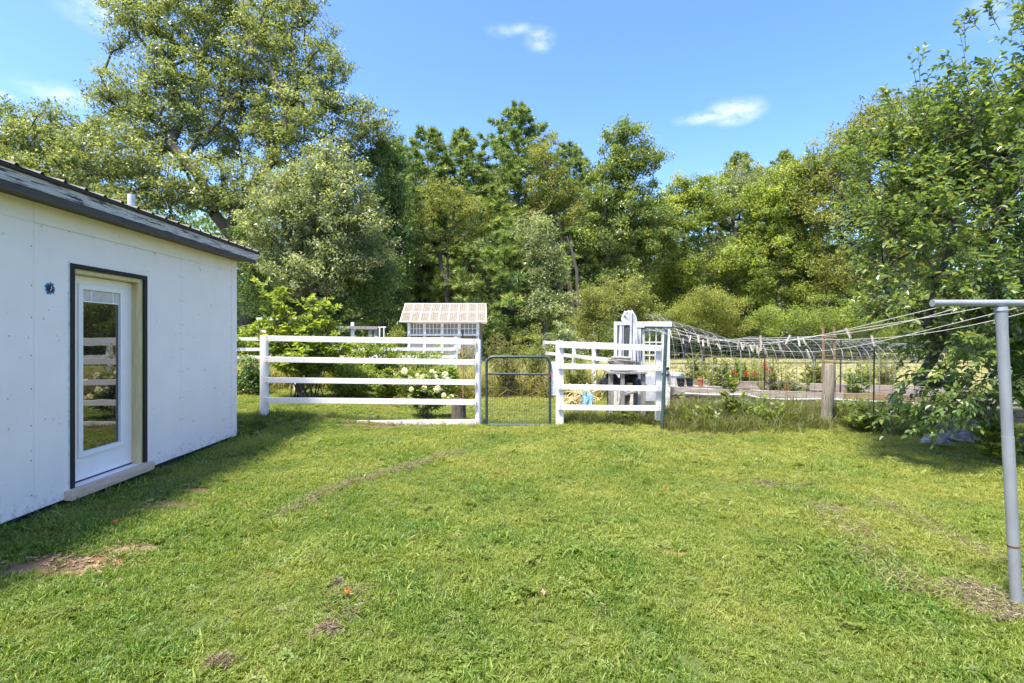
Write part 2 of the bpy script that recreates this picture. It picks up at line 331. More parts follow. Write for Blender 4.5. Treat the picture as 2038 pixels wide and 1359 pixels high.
back = MB(); back.box(-8.4, WX-.02, 8.10, 8.165, .0, ET); back.box(-8.42, -8.38, -2.7, 8.165, 0, ET); back.box(-8.4, WX-.02, -2.7, -2.6, 0, ET)
back.box(WX-.10, WX-.05, -2.7, 5.02, 0, ET); back.box(WX-.10, WX-.05, 6.12, 8.1, 0, ET); back.box(WX-.10, WX-.05, 5.02, 6.12, 2.2, ET)
back.build('wall', panel_paint, shed)
MB().box(-8.3, WX-.07, -2.6, 8.08, -.14, .0).build('foundation', found_m, shed)
# trim round the door
for nm, bx in (('door_trim', (5.03, 5.08, .095, 2.256)), ('door_trim', (6.058, 6.11, .095, 2.256)), ('door_trim', (5.08, 6.058, 2.21, 2.256))):
    MB().box(WX-.012, WX+.012, *bx).build(nm, dark_trim, shed, .002)
MB().box(WX-.004, WX+.003, 5.008, 5.029, .03, 2.27).build('raw_edge_strip', white_old, shed)
MB().box(WX-.16, WX-.013, 6.045, 6.085, .09, 2.215).build('door_jamb', jamb_wood, shed)
MB().box(WX-.06, WX-.013, 6.02, 6.043, .09, 2.19).build('door_jamb', jamb_wood, shed, .002)
MB().box(WX-.16, WX-.013, 5.05, 5.085, .09, 2.215).build('door_jamb', jamb_wood, shed)
MB().box(WX-.16, WX-.013, 5.085, 6.045, 2.17, 2.212).build('door_header', jamb_wood, shed)
MB().box(WX-.17, WX-.0, 5.06, 6.09, .05, .09).build('threshold', door_white, shed, .004)
MB().box(WX-.0, WX+.075, 4.965, 6.135, .0, .093).build('door_sill', sill_wood, shed, .004)
DX = WX-.12
door = MB(); y0, y1, z0, z1 = 5.10, 6.04, .105, 2.165
GY0, GY1, GZ0, GZ1 = 5.325, 5.845, .386, 2.03
for b in ((y0, GY0, z0, z1), (GY1, y1, z0, z1), (GY0, GY1, z0, GZ0), (GY0, GY1, GZ1, z1)): door.box(DX-.04, DX, *b)
door = door.build('door', door_white, shed)
fr = MB(); e = .055
for b in ((GY0-e, GY0, GZ0-e, GZ1+e), (GY1, GY1+e, GZ0-e, GZ1+e), (GY0, GY1, GZ0-e, GZ0), (GY0, GY1, GZ1, GZ1+e)): fr.box(DX+.001, DX+.018, *b)
fr.build('window_frame', door_white, door, .005)
MB().box(DX-.02, DX-.012, GY0, GY1, GZ0, GZ1).build('window_pane', door_glass, door)
bl = MB()
for i in range(9): bl.box(DX-.011, DX-.002, GY0+.01, GY1-.01, 1.925+i*.0115, 1.932+i*.0115)
bl.box(DX-.011, DX+.0, GY0, GY1, 1.905, 1.92)
for q in (.12, .42): bl.box(DX-.002, DX+.001, GY0+q, GY0+q+.012, 1.905, 2.03)
bl.build('window_blind', door_white, door)
MB().box(DX-.03, DX+.004, 5.10, 6.04, .09, .104).build('door_sweep', black_m, door)
# outlet hole with blue paint
jb = MB(); c = Vector((WX+.003, 4.81, 1.99)); r0 = [ .052*(1+.16*math.sin(i*2.7)+.1*math.sin(i*5.1)) for i in range(22)]
jb.poly([(c.x, c.y+r0[i]*math.cos(2*math.pi*i/22), c.z+r0[i]*1.05*math.sin(2*math.pi*i/22)) for i in range(22)]); jb.build('paint_ring', blue_m, shed)
jb = MB(); jb.tube([(WX-.01, 4.81, 1.99), (WX+.008, 4.81, 1.99)], .033, 16); jb = jb.build('outlet_box', black_m, shed, smooth=False)
MB().tube([(WX+.009, 4.815, 2.01), (WX+.016, 4.812, 1.99), (WX+.010, 4.806, 1.968)], .004, 6).build('loose_wire', plastic_w, jb)
MB().tube([(WX+.002, 5.02-.13, 1.56), (WX+.006, 5.02-.13, 1.56)], .014, 12).build('screw_plug', panel_paint, shed)
# nail heads
nl = MB()
for y in list(np.arange(4.72, 8.2, .3)): nl.box(WX, WX+.002, y, y+.007, 2.545-.01*math.sin(y*7), 2.552-.01*math.sin(y*7))
for y in (6.74, 6.82, 8.0, 4.62):
    for z in np.arange(.15, 2.5, .31): nl.box(WX, WX+.002, y, y+.007, z+.02*math.sin(z*31+y), z+.010+.02*math.sin(z*31+y))
for _ in range(26):
    y = random.uniform(3.6, 8.1); z = random.uniform(.1, 2.6)
    if not 4.95 < y < 6.2: nl.box(WX, WX+.0015, y, y+random.uniform(.004, .014), z, z+random.uniform(.004, .012))
nl.build('nail_heads', dark_trim, shed)['kind'] = 'stuff'
# eave
FX = -3.81
for a, b in ((-2.8, 1.2), (1.203, 5.56), (5.563, 8.33)): MB().box(FX-.02, FX, a, b, 2.772, 2.872).build('fascia_board', fascia_w, shed, .002)
MB().box(FX-.045, FX-.008, -2.8, 8.32, 2.715, 2.769).build('lower_fascia', fascia_d, shed, .003)
MB().box(FX-.036, FX-.001, 8.331, 8.35, 2.72, 2.87).build('fascia_end_block', jamb_wood, shed)
MB().box(WX-.1, FX-.046, -2.8, 8.3, 2.742, 2.76).build('soffit', fascia_d, shed)
MB().box(FX-.03, FX+.028, -2.85, 8.38, 2.875, 2.908).build('drip_edge', roof_m, shed, .003)
pitch = math.tan(R(13)); rs = MB()
prof = []; y = -2.9
while y < 8.4:
    prof += [(y, 0), (y+.150, 0), (y+.165, .022), (y+.185, .022), (y+.200, 0)]; y += .23
prof = [p for p in prof if p[0] <= 8.40]
n = len(prof)
for th in (0, -.004):
    for x in (FX+.035, -8.75): rs.v += [Vector((x, p[0], 2.912+(FX-x)*pitch+p[1]+th)) for p in prof]
for i in range(n-1):
    rs.f.append((i, i+1, n+i+1, n+i)); rs.f.append((2*n+i, 3*n+i, 3*n+i+1, 2*n+i+1)); rs.f.append((i, 2*n+i, 2*n+i+1, i+1))
rs.build('roof', roof_m, shed)
MB().poly([(WX-.05, 8.12, ET), (-8.4, 8.12, ET), (-8.4, 8.12, 2.905+(FX+8.4)*pitch), (WX-.05, 8.12, 2.905+(FX-WX)*pitch)]).build('gable', panel_paint, shed)
MB().tube([(-4.6, 6.64, 3.05), (-4.6, 6.64, 3.35)], .042, 16).build('vent_pipe', white_old, shed)

# ------------------------------------------------------------------ plank fences and gate
def plank_fence(label, posts, rails, square):
    t = thing('rail_fence', label, 'fence', (posts[0][0], posts[0][1], 0))
    o = Vector(t.location)
    for (x, y, r, z0, z1) in posts:
        mb = MB()
        if square: mb.box(x-r-o.x, x+r-o.x, y-r-o.y, y+r-o.y, z0, z1)
        else:
            mb.tube([Vector((x, y, z))-o for z in (z0, .5, 1.0, z1-.015, z1)], [r, r*.99, r*.97, r*.95, r*.85], 16)
        mb.build('post', white, t, .006 if square else 0)
    sw = MB()
    for (xa, xb, ya, yb, za, zb, h) in rails:
        MB().beam(Vector((xa, ya, za))-o, Vector((xb, yb, zb))-o, .032, h).build('rail', white, t, .003)
        for (xq, zq) in ((xa+.03, za), (xa+.045, za), (xb-.03, zb), (xb-.045, zb)):
            for dz in (-.024, .022): sw.tube([Vector((xq, ya-.0155, zq+dz))-o, Vector((xq, ya-.0185, zq+dz))-o], .0055, 6)
    sw.build('screw_heads', rust_m, t)['kind'] = 'stuff'
    return t
Y1 = 8.92
rl = []
for (yl, yr, h) in ((673, 680.3, .098), (715, 720.8, .094), (756, 761, .092), (796, 800.5, .094)):
    rl.append((W(528, Y1-.07), W(948, Y1-.07), Y1-.075, Y1-.075, Zp(yl, Y1-.07), Zp(yr, Y1-.07), h))
rl.append((W(560, Y1-.07), W(948, Y1-.07), Y1-.075, Y1-.075, .04, Zp(839.5, Y1-.07), .094))
plank_fence('white five-rail plank fence section between the shed and the metal gate', [(W(526, Y1), Y1, .072, -.1, 1.575), (W(951.5, Y1), Y1, .054, -.1, 1.50)], rl, False)
Y2 = 8.90; rl = []
for (xl, yl, yr, h) in ((1113, 686, 693, .105), (1111, 728.5, 733, .09), (1111, 769.5, 773.5, .092), (1111, 810.5, 812.5, .09)):
    rl.append((W(xl, Y2-.08), W(1315.5, Y2-.08), Y2-.085, Y2-.085, Zp(yl, Y2-.08), Zp(yr, Y2-.08), h))
f2 = plank_fence('short white four-rail plank fence section right of the gate, ending at a green steel pole', [(W(1113.5, Y2), Y2, .066, -.1, 1.48), (W(1310, Y2), Y2, .05, .1, 1.36)], rl, True)
MB().box(W(1097, Y2)-W(1113.5, Y2), -.068, -.02, .02, Zp(787, Y2), Zp(720, Y2)).build('latch_board', white_old, f2, .003)
# gate
YG = 8.86
gt = thing('metal_gate', 'slate-coloured tube gate with rounded top and wire infill between the two plank fences', 'gate', (W(1031, YG), YG, 0))
def gp(px, py): return Vector((W(px, YG)-gt.location.x, 0, Zp(py, YG)))
loop = [gp(968.5, 848)]
for a in np.linspace(180, 90, 8): loop.append(gp(982.5, 724)+Vector((math.cos(R(a)), 0, math.sin(R(a))))*.122)
for a in np.linspace(90, 0, 8): loop.append(gp(1080.5, 724)+Vector((math.cos(R(a)), 0, math.sin(R(a))))*.122)
loop.append(gp(1094.5, 850))
MB().tube(loop, .0235, 12).build('tube_frame', gate_m, gt)
MB().tube([gp(970, 845), gp(1093, 846)], .023, 12).build('bottom_rail', gate_m, gt)
MB().tube([gp(970, 743.5), gp(1094, 745)], .019, 12).build('crossbar', gate_m, gt)
MB().tube([gp(1093, 741), gp(1093, 750)], .032, 10).build('rusty_collar', rust_m, gt)
wm = MB()
for i in range(1, 25): x = 970+i*(123/25); wm.tube([gp(x, 745)+Vector((0, .012, 0)), gp(x+.6*math.sin(i), 846)+Vector((0, .012, 0))], .0022, 4)
for z in np.cumsum([0, .15, .15, .12, .10, .10, .08, .08, .06, .05, .05]): wm.tube([Vector((gp(970, 0).x, .012, .05+.86-z*.91)), Vector((gp(1093, 0).x, .012, .05+.855-z*.91))], .0022, 4)
wm.build('wire_infill', wire_d, gt)
for py in (715, 838): MB().box(gp(960, 0).x, gp(966, 0).x, -.02, .02, Zp(py+4, YG), Zp(py-4, YG)).build('hinge', gate_m, gt)
MB().tube([gp(1096, 740)+Vector((0, -.03, 0)), gp(1099, 752)+Vector((0, -.035, 0)), gp(1097, 764)+Vector((0, -.03, 0))], .006, 6).build('latch_chain', galv, gt)

# ------------------------------------------------------------------ clothesline
cl = thing('clothesline_pole', 'galvanised steel T-shaped clothesline pole leaning at the right edge', 'clothesline pole', (2.913, 2.95, 0))
o = Vector((2.913, 2.95, 0)); top = Vector((W(1992, 2.95), 2.95, 1.715))-o
def on(z): return Vector((0, 0, -.1)).lerp(top, (z+.1)/1.815)
MB().tube([on(-.1), on(.34)], .0275, 20).build('pole_foot', galv, cl)
MB().tube([on(.338), on(.352)], .0283, 20).build('rust_ring', rust_m, cl)
MB().tube([on(.35), on(.975)], .0285, 20).build('pole_sleeve', galv, cl)
pl = MB(); pl.tube([on(.972), on(1.60), on(1.66), on(1.715)], [.027, .027, .029, .031], 20); pl.build('pole_shaft', galv, cl)
bar = MB(); bar.tube([Vector((2.425, 2.95, 1.744))-o, Vector((3.33, 2.95, 1.744))-o], .0195, 18); bar = bar.build('crossarm', galv, cl)
MB().tube([Vector((2.421, 2.95, 1.744))-o, Vector((2.428, 2.95, 1.744))-o], .0215, 18).build('end_cap', galv, bar)
for i in range(5):
    hx = 2.47+[0, .12, .26, .47, .62][i]; hk = MB(); hk.tube([Vector((hx, 2.95, 1.775))-o, Vector((hx, 2.95, 1.715))-o, Vector((hx, 2.965, 1.705))-o, Vector((hx, 2.98, 1.715))-o], .003, 6); hk.build('line_hook', rust_m, cl)
MB().tube([on(1.70), on(1.722)], [.034, .030], 18).build('weld_collar', galv, cl)
fp = thing('clothesline_post', 'green-grey steel clothesline post in front of the short plank fence', 'clothesline post', (W(1317, 8.45), 8.45, 0))
fo = Vector(fp.location); ft = Vector((W(1326, 8.45), 8.45, 1.70))
MB().tube([Vector((0, 0, -.1)), ft-fo], .0295, 14).build('pole_shaft', green_pipe, fp)
MB().tube([Vector((W(1283, 8.45), 8.45, 1.71))-fo, Vector((W(1367, 8.45), 8.45, 1.70))-fo], .015, 12).build('crossarm', green_pipe, fp)
lines = []
names = ['leftmost', 'second from the left', 'middle', 'second from the right', 'rightmost']
for i in range(5):
    a = Vector((2.47+[0, .12, .26, .47, .62][i], 2.95, 1.722)); b = Vector((W(1287+i*18, 8.45), 8.45, 1.69)); sg = [.20, .24, .22, .27, .25][i]
    pts = [a.lerp(b, t/24)-Vector((0, 0, sg*4*(t/24)*(1-t/24)*(1+.25*math.sin(i*2+t*.26)))) for t in range(25)]
    lines.append(pts); ob = MB(); ob.tube(pts, .0022, 5); ob = ob.build('clothesline', rope_m)
    tag(ob, 'pale sagging clothesline strung between the two poles, %s of the five' % names[i], 'clothesline', 'clotheslines between the poles')
pin = MB(); pin.box(-.005, .005, -.006, -.001, -.055, .02); pin.box(-.005, .005, .002, .007, -.055, .02)
pin_me = None
def linepos(i, t):
    q = t*24; k = min(int(q), 23); return lines[i][k].lerp(lines[i][k+1], q-k)
spots = [(0, .30), (1, .31), (2, .21), (3, .36), (4, .245), (1, .40), (2, .45), (0, .62), (1, .63), (2, .64), (4, .415), (4, .43), (3, .50)]
spots += [(3, .50+.013*k) for k in range(1, 9)] + [(2, .72), (1, .78), (0, .80), (2, .80), (3, .73), (3, .76)]
pl_lab = 'wooden clothespin clipped on the sagging clotheslines'
for k, (i, t) in enumerate(spots):
    t = min(t, .97)
    if pin_me is None:
        pin.sm = False; ob = pin.build('clothespin', grey_wood); pin_me = ob.data
        bpy.data.objects[ob.name]
        sp = mat('clothespin_wood', (.52, .45, .36), (.34, .28, .22), .8, 20); pin_me.materials[0] = sp
    else: ob = link(bpy.data.objects.new('clothespin', pin_me))
    ob.location = linepos(i, t); ob.rotation_euler = (random.uniform(-.3, .3), random.uniform(-.5, .5), random.uniform(-.5, 2.5)); s = random.uniform(1.1, 1.4); ob.scale = (1.6, s, s)
    rank = 1+sum(1 for (i2, t2) in spots if i2 == i and t2 < spots[k][1]); words = ['', 'first', 'second', 'third', 'fourth', 'fifth', 'sixth', 'seventh', 'eighth', 'ninth', 'tenth', 'eleventh', 'twelfth', 'thirteenth', 'fourteenth']
    tag(ob, 'wooden clothespin on the %s clothesline, %s from the near pole' % (names[i], words[rank]), 'clothespin', 'clothespins on the clotheslines')

# ------------------------------------------------------------------ garden fence at the right
wp = MB(); a = Vector((W(1643, 8.77), 8.77, -.1)); b = Vector((W(1652, 8.77), 8.77, 1.08))
wp.tube([a, a.lerp(b, .2), a.lerp(b, .38), a.lerp(b, .45), a.lerp(b, .6), a.lerp(b, .985), b], [.105, .095, .088, .098, .09, .086, .078], 14)
tag(wp.build('fence_post', post_wood), 'thick weathered round wooden post in the wire garden fence', 'post')
path = [Vector((W(1322, 8.75), 8.75, 0)), Vector((3.3, 8.82, 0)), Vector((4.3, 8.85, 0)), Vector((5.32, 8.85, 0)), Vector((6.2, 8.3, 0)), Vector((7.1, 7.4, 0)), Vector((8.3, 6.4, 0))]
wf = thing('wire_fence', 'welded wire mesh garden fence running right from the plank fence', 'fence', (W(1322, 8.75), 8.75, 0))
wo_ = Vector(wf.location)
seg = [(path[i+1]-path[i]).length for i in range(len(path)-1)]; tot = sum(seg)
def along(d):
    for i, s in enumerate(seg):
        if d <= s or i == len(seg)-1: return path[i].lerp(path[i+1], d/s)
        d -= s
def wz(d): q = along(d); return 1.13+.03*math.sin(d*1.7)+.04*math.sin(d*.8)
vm = MB(); d = 0; k = 0
while d < tot:
    q = along(d); j = .012*math.sin(k*2.1); vm.tube([Vector((q.x, q.y, -.02))-wo_, Vector((q.x+j, q.y+.02*math.sin(k), .6))-wo_, Vector((q.x-j, q.y, wz(d)))-wo_], .0024, 4, False); d += .155; k += 1
vm.build('vertical_wires', wire_m, wf)
hm = MB()
for z in (.1, .24, .38, .52, .66, .80, .94, 1.0): hm.tube([Vector((along(d).x, along(d).y+.006*math.sin(d*9+z*7), min(z/1.0*wz(d), wz(d))))-wo_ for d in np.arange(0, tot, .22)], .0026 if z > .9 else .0023, 4, False)
hm.build('horizontal_wires', wire_m, wf)
for (px, Y, z, lab) in ((1738, 8.0, 1.36, 'thin dark steel fence stake between the wooden post and the dark leafy tree'), (1521, 10.9, 1.72, 'dark steel stake in the raised bed behind the wire fence, beside red flowers'), (1672, 10.6, 1.58, 'short dark steel stake behind the thick wooden post')):
    s = MB(); x = W(px, Y); s.tube([(x, Y, -.05), (x+.015, Y, z*(.92 if px < 1600 else 1)-.1*(px > 1660)*(px < 1700))], .016 if px != 1738 else .011, 6); tag(s.build('garden_stake', bark_dark), lab, 'stake')
ts = thing('wooden_trellis', 'narrow rusty brown wooden ladder trellis behind the thick fence post', 'trellis', (W(1640, 10.2), 10.2, 0))
for dx in (0, .22): MB().beam(Vector((dx, 0, 0)), Vector((dx-.02, 0, 1.75)), .035, .03).build('upright', plank_o, ts)
for z in (.7, 1.05, 1.55): MB().beam(Vector((-.02, -.03, z)), Vector((.23, -.03, z)), .02, .03).build('rung', plank_o, ts)
# raised bed
rb = thing('raised_bed', 'long raised garden bed of weathered planks behind the wire fence', 'raised bed', (W(1335, 10.2), 10.2, 0))
ro = Vector(rb.location)
xs = [W(1335, 10.2), 4.9, 6.6, 8.3, 10.6]
for i in range(4):
    za, zb = [(.50, .44), (.44, .385), (.385, .34), (.34, .28)][i]
    MB().beam(Vector((xs[i]+.003, 10.2, za-.02))-ro, Vector((xs[i+1]-.003, 10.2, zb-.02))-ro, .04, .13).build('plank', (plank_m, plank_m, plank_o, plank_m)[i], rb, .003)
    MB().beam(Vector((xs[i]+.003, 10.23, za-.24))-ro, Vector((xs[i+1]-.003, 10.23, zb-.24))-ro, .04, .26).build('plank', plank_o, rb, .003)
    MB().beam(Vector((xs[i]+.003, 11.9, za+.0))-ro, Vector((xs[i+1]-.003, 11.9, zb+.02))-ro, .04, .17).build('plank', plank_m, rb, .003)
for x in (3.4, 4.6, 5.7, 7.5): MB().box(x-.05-ro.x, x+.05-ro.x, -.075, -.022, -.02, .36).build('stake', grey_wood, rb)
soil = mat('bed_soil', (.13, .10, .07), (.07, .05, .035), .95, 10, bump=.6)
MB().grid(lambda u, v: (u*7.6, .03+v*1.66, .33-u*.12+.03*math.sin(u*40+v*9)), 40, 8).build('soil', soil, rb, smooth=True)
hose = MB(); hose.tube([Vector((W(px, 10.15), 10.12, Zp(py, 10.12)))-ro for px, py in ((1360, 783), (1420, 786), (1480, 785), (1510, 792), (1560, 795), (1640, 794), (1700, 797), (1760, 800), (1850, 804))], .018, 8)
hose.build('white_plastic_edge', plastic_w, rb)
# wire hoop tunnel
ht = thing('hoop_tunnel', 'low arched tunnel of pale bent wire hoops over the raised garden bed', 'hoop tunnel', (3.0, 11, 0)); ho = Vector(ht.location)
def hoop(x, t):
    tz = 2.02-.50*S((x-3.1)/1.7)-.10*S((x-6)/3)+.03*math.sin(x*5); fz = .95; yy0, yy1 = 10.45, 12.1
    ang = math.pi*t; return Vector((x+.10*math.sin(ang)*math.sin(x*3), (yy0+yy1)/2-math.cos(ang)*(yy1-yy0)/2, fz+(tz-fz)*math.sin(ang)**.8))
xsn = list(np.arange(2.95, 9.1, .19))
for x in xsn[:44]:
    pts = [Vector((x+random.uniform(-.03, .03), 10.45, .38))] + [hoop(x, t/14) for t in range(15)] + [Vector((x, 12.1, .38))]
    MB().tube([p-ho for p in pts], .0036, 5, False).build('hoop', wire_w, ht)
lw = MB()
for t in np.linspace(0, 1, 17): lw.tube([hoop(x, t)-ho+Vector((0, 0, .008*math.sin(x*7+t*20))) for x in np.arange(2.95, 9.0, .12)], .0026, 4, False)
lw.build('lengthwise_wires', wire_w, ht)
# white doorway structure
dw = thing('garden_doorway', 'white doorway of old doors and a cross beam at the end of the hoop tunnel', 'doorway', (W(1275, 10.1), 10.1, 0)); do = Vector(dw.location)
def dbox(x0, x1, ya, yb, Y, dep=.05): return MB().box(W(x0, Y)-do.x, W(x1, Y)-do.x, Y-do.y, Y-do.y+dep, Zp(yb, Y), Zp(ya, Y))
Yd = 10.05
MB().box(W(1262, Yd)-do.x, W(1337, Yd)-do.x, -.06, 0, Zp(652, Yd), Zp(640, Yd)).build('beam', white_old, dw, .004)
for x0, x1 in ((1265, 1276), (1322, 1333.5)): dbox(x0, x1, 652.5, 815, Yd, .06).build('post', white_old, dw, .004)
fd = dbox(1279, 1283, 655, 805, Yd+.03, .04); od = fd.build('door', white_old, dw)
q = MB()
for (x0, x1, ya, yb) in ((1283, 1322, 655, 659), (1283, 1322, 742, 748), (1283, 1322, 798, 805), (1318, 1322, 659, 798)): q.box(W(x0, Yd)-do.x, W(x1, Yd)-do.x, -.02, .02, Zp(yb, Yd), Zp(ya, Yd))
q.build('door_rails', white_old, od)
q = MB()
for x in (1294, 1307): q.box(W(x, Yd)-do.x-.009, W(x, Yd)-do.x+.009, -.015, .015, Zp(742, Yd), Zp(659, Yd))
for y in (681, 707, 725): q.box(W(1283, Yd)-do.x, W(1318, Yd)-do.x, -.012, .012, Zp(y+1.2, Yd), Zp(y-1.2, Yd))
q.build('muntins', white_old, od)
dbox(1283, 1318, 748, 798, Yd+.01, .02).build('lower_panel', plastic_w, od)
for y in (733, 746): MB().tube([(W(1327.5, Yd)-do.x, -.11, Zp(y, Yd)), (W(1327.5, Yd)-do.x, -.05, Zp(y, Yd))], [.03, .022], 12).build('knob', black_m, dw)
# leaning glazed door + white sheet
ld = thing('glazed_door', 'old white glazed door standing left of the draped white sheet', 'door', (W(1243, 10.3), 10.3, 0)); lo_ = Vector(ld.location)
q = MB()
for (x0, x1, ya, yb) in ((1222, 1228, 640, 812), (1254, 1262, 640, 812), (1228, 1254, 640, 647), (1228, 1254, 712, 740), (1228, 1254, 800, 812)): q.box(W(x0, 10.3)-lo_.x, W(x1, 10.3)-lo_.x, -.02, .02, Zp(yb, 10.3), Zp(ya, 10.3))
q.build('door_frame', white_old, ld, .003)
MB().box(W(1228, 10.3)-lo_.x, W(1254, 10.3)-lo_.x, -.005, .005, Zp(712, 10.3), Zp(647, 10.3)).build('window_pane', pane_glass, ld)
MB().box(W(1228, 10.3)-lo_.x, W(1254, 10.3)-lo_.x, -.005, .005, Zp(800, 10.3), Zp(740, 10.3)).build('lower_panel', white_old, ld)
q = MB()
q.grid(lambda u, v: (W(1231+u*9-v*3*(1-u), 10.33)-lo_.x, -.03+.02*math.sin(u*9), Zp(648+v*64, 10.33)), 8, 6); q.build('curtain', plastic_w, ld, smooth=True)
sh = MB()
def shf(u, v):
    # gathered sheet: narrow where it is tied at the arch, wider and slanting out at the foot
    x0 = 1254-1.5*v; x1 = 1262+13*v**.8; px = x0+(x1-x0)*u; py = 624+v*100-7*math.sin(math.pi*u)*(1-v)
    return (W(px, 9.95), 9.95+.03*math.sin(u*19+v*2)*(.3+v)-.02*math.sin(u*7+v*5), Zp(py, 9.95))
sh.grid(shf, 26, 18); so = sh.build('draped_sheet', plastic_w, smooth=True); sm_ = so.modifiers.new('solid', 'SOLIDIFY'); sm_.thickness = .006
tag(so, 'white plastic sheet gathered and draped over the tall end of the hoop tunnel', 'sheet')
ad = MB(); ctr = Vector((W(1252, 10.08), 10.08, Zp(640, 10.08)))
for i in range(12):
    a0 = math.pi*i/12; a1 = math.pi*(i+1)/12; e0 = Vector((math.cos(a0)*.135, .02*math.sin(i*2), math.sin(a0)*.2)); e1 = Vector((math.cos(a1)*.135, .02*math.sin(i*2+2), math.sin(a1)*.2)); ad.poly([Vector(ctr), ctr+e0, ctr+e1])
for v in ad.v: v -= ho
ad = ad.build('arch_panel', plastic_w, ht, smooth=False); sd = ad.modifiers.new('solid', 'SOLIDIFY'); sd.thickness = .004
ag = MB(); pts = [P(1240, 640, 10.1)] + [Vector((W(1252, 10.1), 10.1, Zp(640, 10.1)))+Vector((math.cos(a)*.14, 0, math.sin(a)*.2)) for a in np.linspace(math.pi, 0, 10)]
ag.tube(pts, .02, 8); tag(ag.build('arch_pipe', white_old), 'small white pipe arch behind the draped white sheet', 'pipe')
# bench and clutter
wb = thing('work_bench', 'rough grey wooden bench behind the short plank fence', 'bench', (W(1240, 9.5), 9.5, 0)); bo = Vector(wb.location)
for k in range(3): MB().box(W(1206, 9.5)-bo.x, W(1279, 9.5)-bo.x, -.3+k*.2, -.11+k*.2, Zp(742, 9.5)+.004*k, Zp(738, 9.5)+.004*k).build('plank', grey_wood, wb, .003)
for px, dy in ((1211, -.22), (1233, -.24), (1274, -.22), (1216, .2), (1270, .2)): MB().box(W(px, 9.5)-bo.x-.035, W(px, 9.5)-bo.x+.035, dy-.035, dy+.035, 0, Zp(742.5, 9.5)).build('leg', grey_wood, wb)
bk = thing('basket', 'wide weathered basket holding grey boards on the wooden bench', 'basket', (W(1236, 9.4), 9.4, Zp(737.5, 9.4))); 
q = MB()
for k in range(8): q.tube([((.14+.014*k)*math.cos(a)*1.05, .15*math.sin(a)*(.8+k*.04), .012+k*.025+.012*math.sin(a*3+k)) for a in np.linspace(0, 2*math.pi, 22)], .014, 6, False)
q.build('woven_side', grey_wood, bk)
MB().tube([(0, 0, .0), (0, 0, .012)], .18, 18).build('base', grey_wood, bk)
q = thing('grey_board', 'short grey weathered board lying across the basket', 'board', (W(1236, 9.4), 9.38, Zp(737.5, 9.4)+.225)); q.rotation_euler = (.12, .03, .1)
MB().box(-.17, .16, -.07, .07, -.03, .03).build('board', grey_wood, q, .004); 
def crumple(name, m, c, rx, ry, rz, seed, label, cat, n=14):
    rr = random.Random(seed); ph = [rr.uniform(0, 6) for _ in range(6)]
    mb = MB()
    def f(u, v):
        a = u*2*math.pi; b = v*math.pi*.5+.02; k = 1+.22*math.sin(3*a+ph[0]+2*b)+.16*math.sin(5*a+ph[1]-3*b)+.1*math.sin(9*a+ph[2]+7*b)
        return (c[0]+rx*k*math.cos(a)*math.cos(b), c[1]+ry*k*math.sin(a)*math.cos(b), c[2]+rz*math.sin(b)*k)
    mb.grid(f, n*2, n//2+3); ob = mb.build(name, m, smooth=False); tag(ob, label, cat); return ob
crumple('plastic_bag', black_m, (W(1216, 9.6), 9.62, .62), .22, .16, .18, 3, 'black plastic bag piled under the left of the bench', 'bag')
crumple('plastic_bag', black_m, (W(1255, 9.65), 9.66, .60), .24, .16, .22, 5, 'black plastic bag piled under the right of the bench', 'bag')
sl = MB().box(W(1196, 9.75), W(1283, 9.75), 9.55, 10.0, .54, .60); tag(sl.build('low_shelf', grey_wood), 'low grey shelf under the bench carrying black bags', 'shelf')
for px in (1200, 1280): pass
tag(MB().box(W(1248, 9.45), W(1258, 9.45), 9.42, 9.52, .602, .70).build('small_box', jamb_wood, None, .004), 'small tan box on the shelf under the bench', 'box')
tag(MB().beam(Vector((W(1238, 9.3), 9.3, .02)), Vector((W(1246, 9.3), 9.35, .5)), .16, .14).build('log', bark, None, .01), 'split brown log leaning upright below the bench', 'log')
tag(MB().beam(Vector((W(1240, 9.25), 9.28, .50)), Vector((W(1268, 9.25), 9.32, .56)), .12, .05).build('log', grey_wood, None, .01), 'flat grey log piece lying over the leaning log', 'log')
crumple('plastic_bag', mat('blue_bag', (.26, .42, .52), (.14, .28, .38), .4), (W(1168, 9.3), 9.3, .30), .10, .08, .22, 8, 'small light blue plastic bag beside the pile of sticks', 'bag', 8)
st = MB(); rr = random.Random(2)
for i in range(60):
    c = P(1150+rr.uniform(-24, 24), 782+rr.uniform(-6, 22), 9.6+rr.uniform(-.2, .2)); d = Vector((rr.uniform(-1, 1), rr.uniform(-.4, .4), rr.uniform(-.6, .8))).normalized()*rr.uniform(.15, .4)
    st.tube([c-d, c, c+d*.7+Vector((0, 0, -.05))], .008, 4)
tag(st.build('stick_pile', jamb_wood), 'pile of dry straw-coloured sticks behind the short plank fence', 'stick pile')
# pots
def pot(name, m, px, py_top, py_bot, wpx, Y, label):
    t = thing(name, label, 'pot', (W(px, Y), Y, Zp(py_bot, Y))); r = wpx/F*Y/2; h = (py_bot-py_top)/F*Y
    MB().tube([(0, 0, 0), (0, 0, h*.8)], [r*.72, r*.93], 16).build('pot_body', m, t); MB().tube([(0, 0, h*.8), (0, 0, h)], [r*1.02, r*1.04], 16).build('rim', m, t)
pb = thing('potting_bench', 'low grey plank shelf holding plant pots behind the wire fence', 'shelf', (W(1385, 10.9), 10.9, 0))
MB().box(W(1333, 10.9)-W(1385, 10.9), W(1430, 10.9)-W(1385, 10.9), -.2, .22, Zp(771, 10.9), Zp(768, 10.9)).build('plank', grey_wood, pb)
for px in (1336, 1356, 1402, 1427): MB().box(W(px, 10.9)-W(1385, 10.9)-.03, W(px, 10.9)-W(1385, 10.9)+.03, -.18, -.12, 0, Zp(771.2, 10.9)).build('leg', grey_wood, pb)
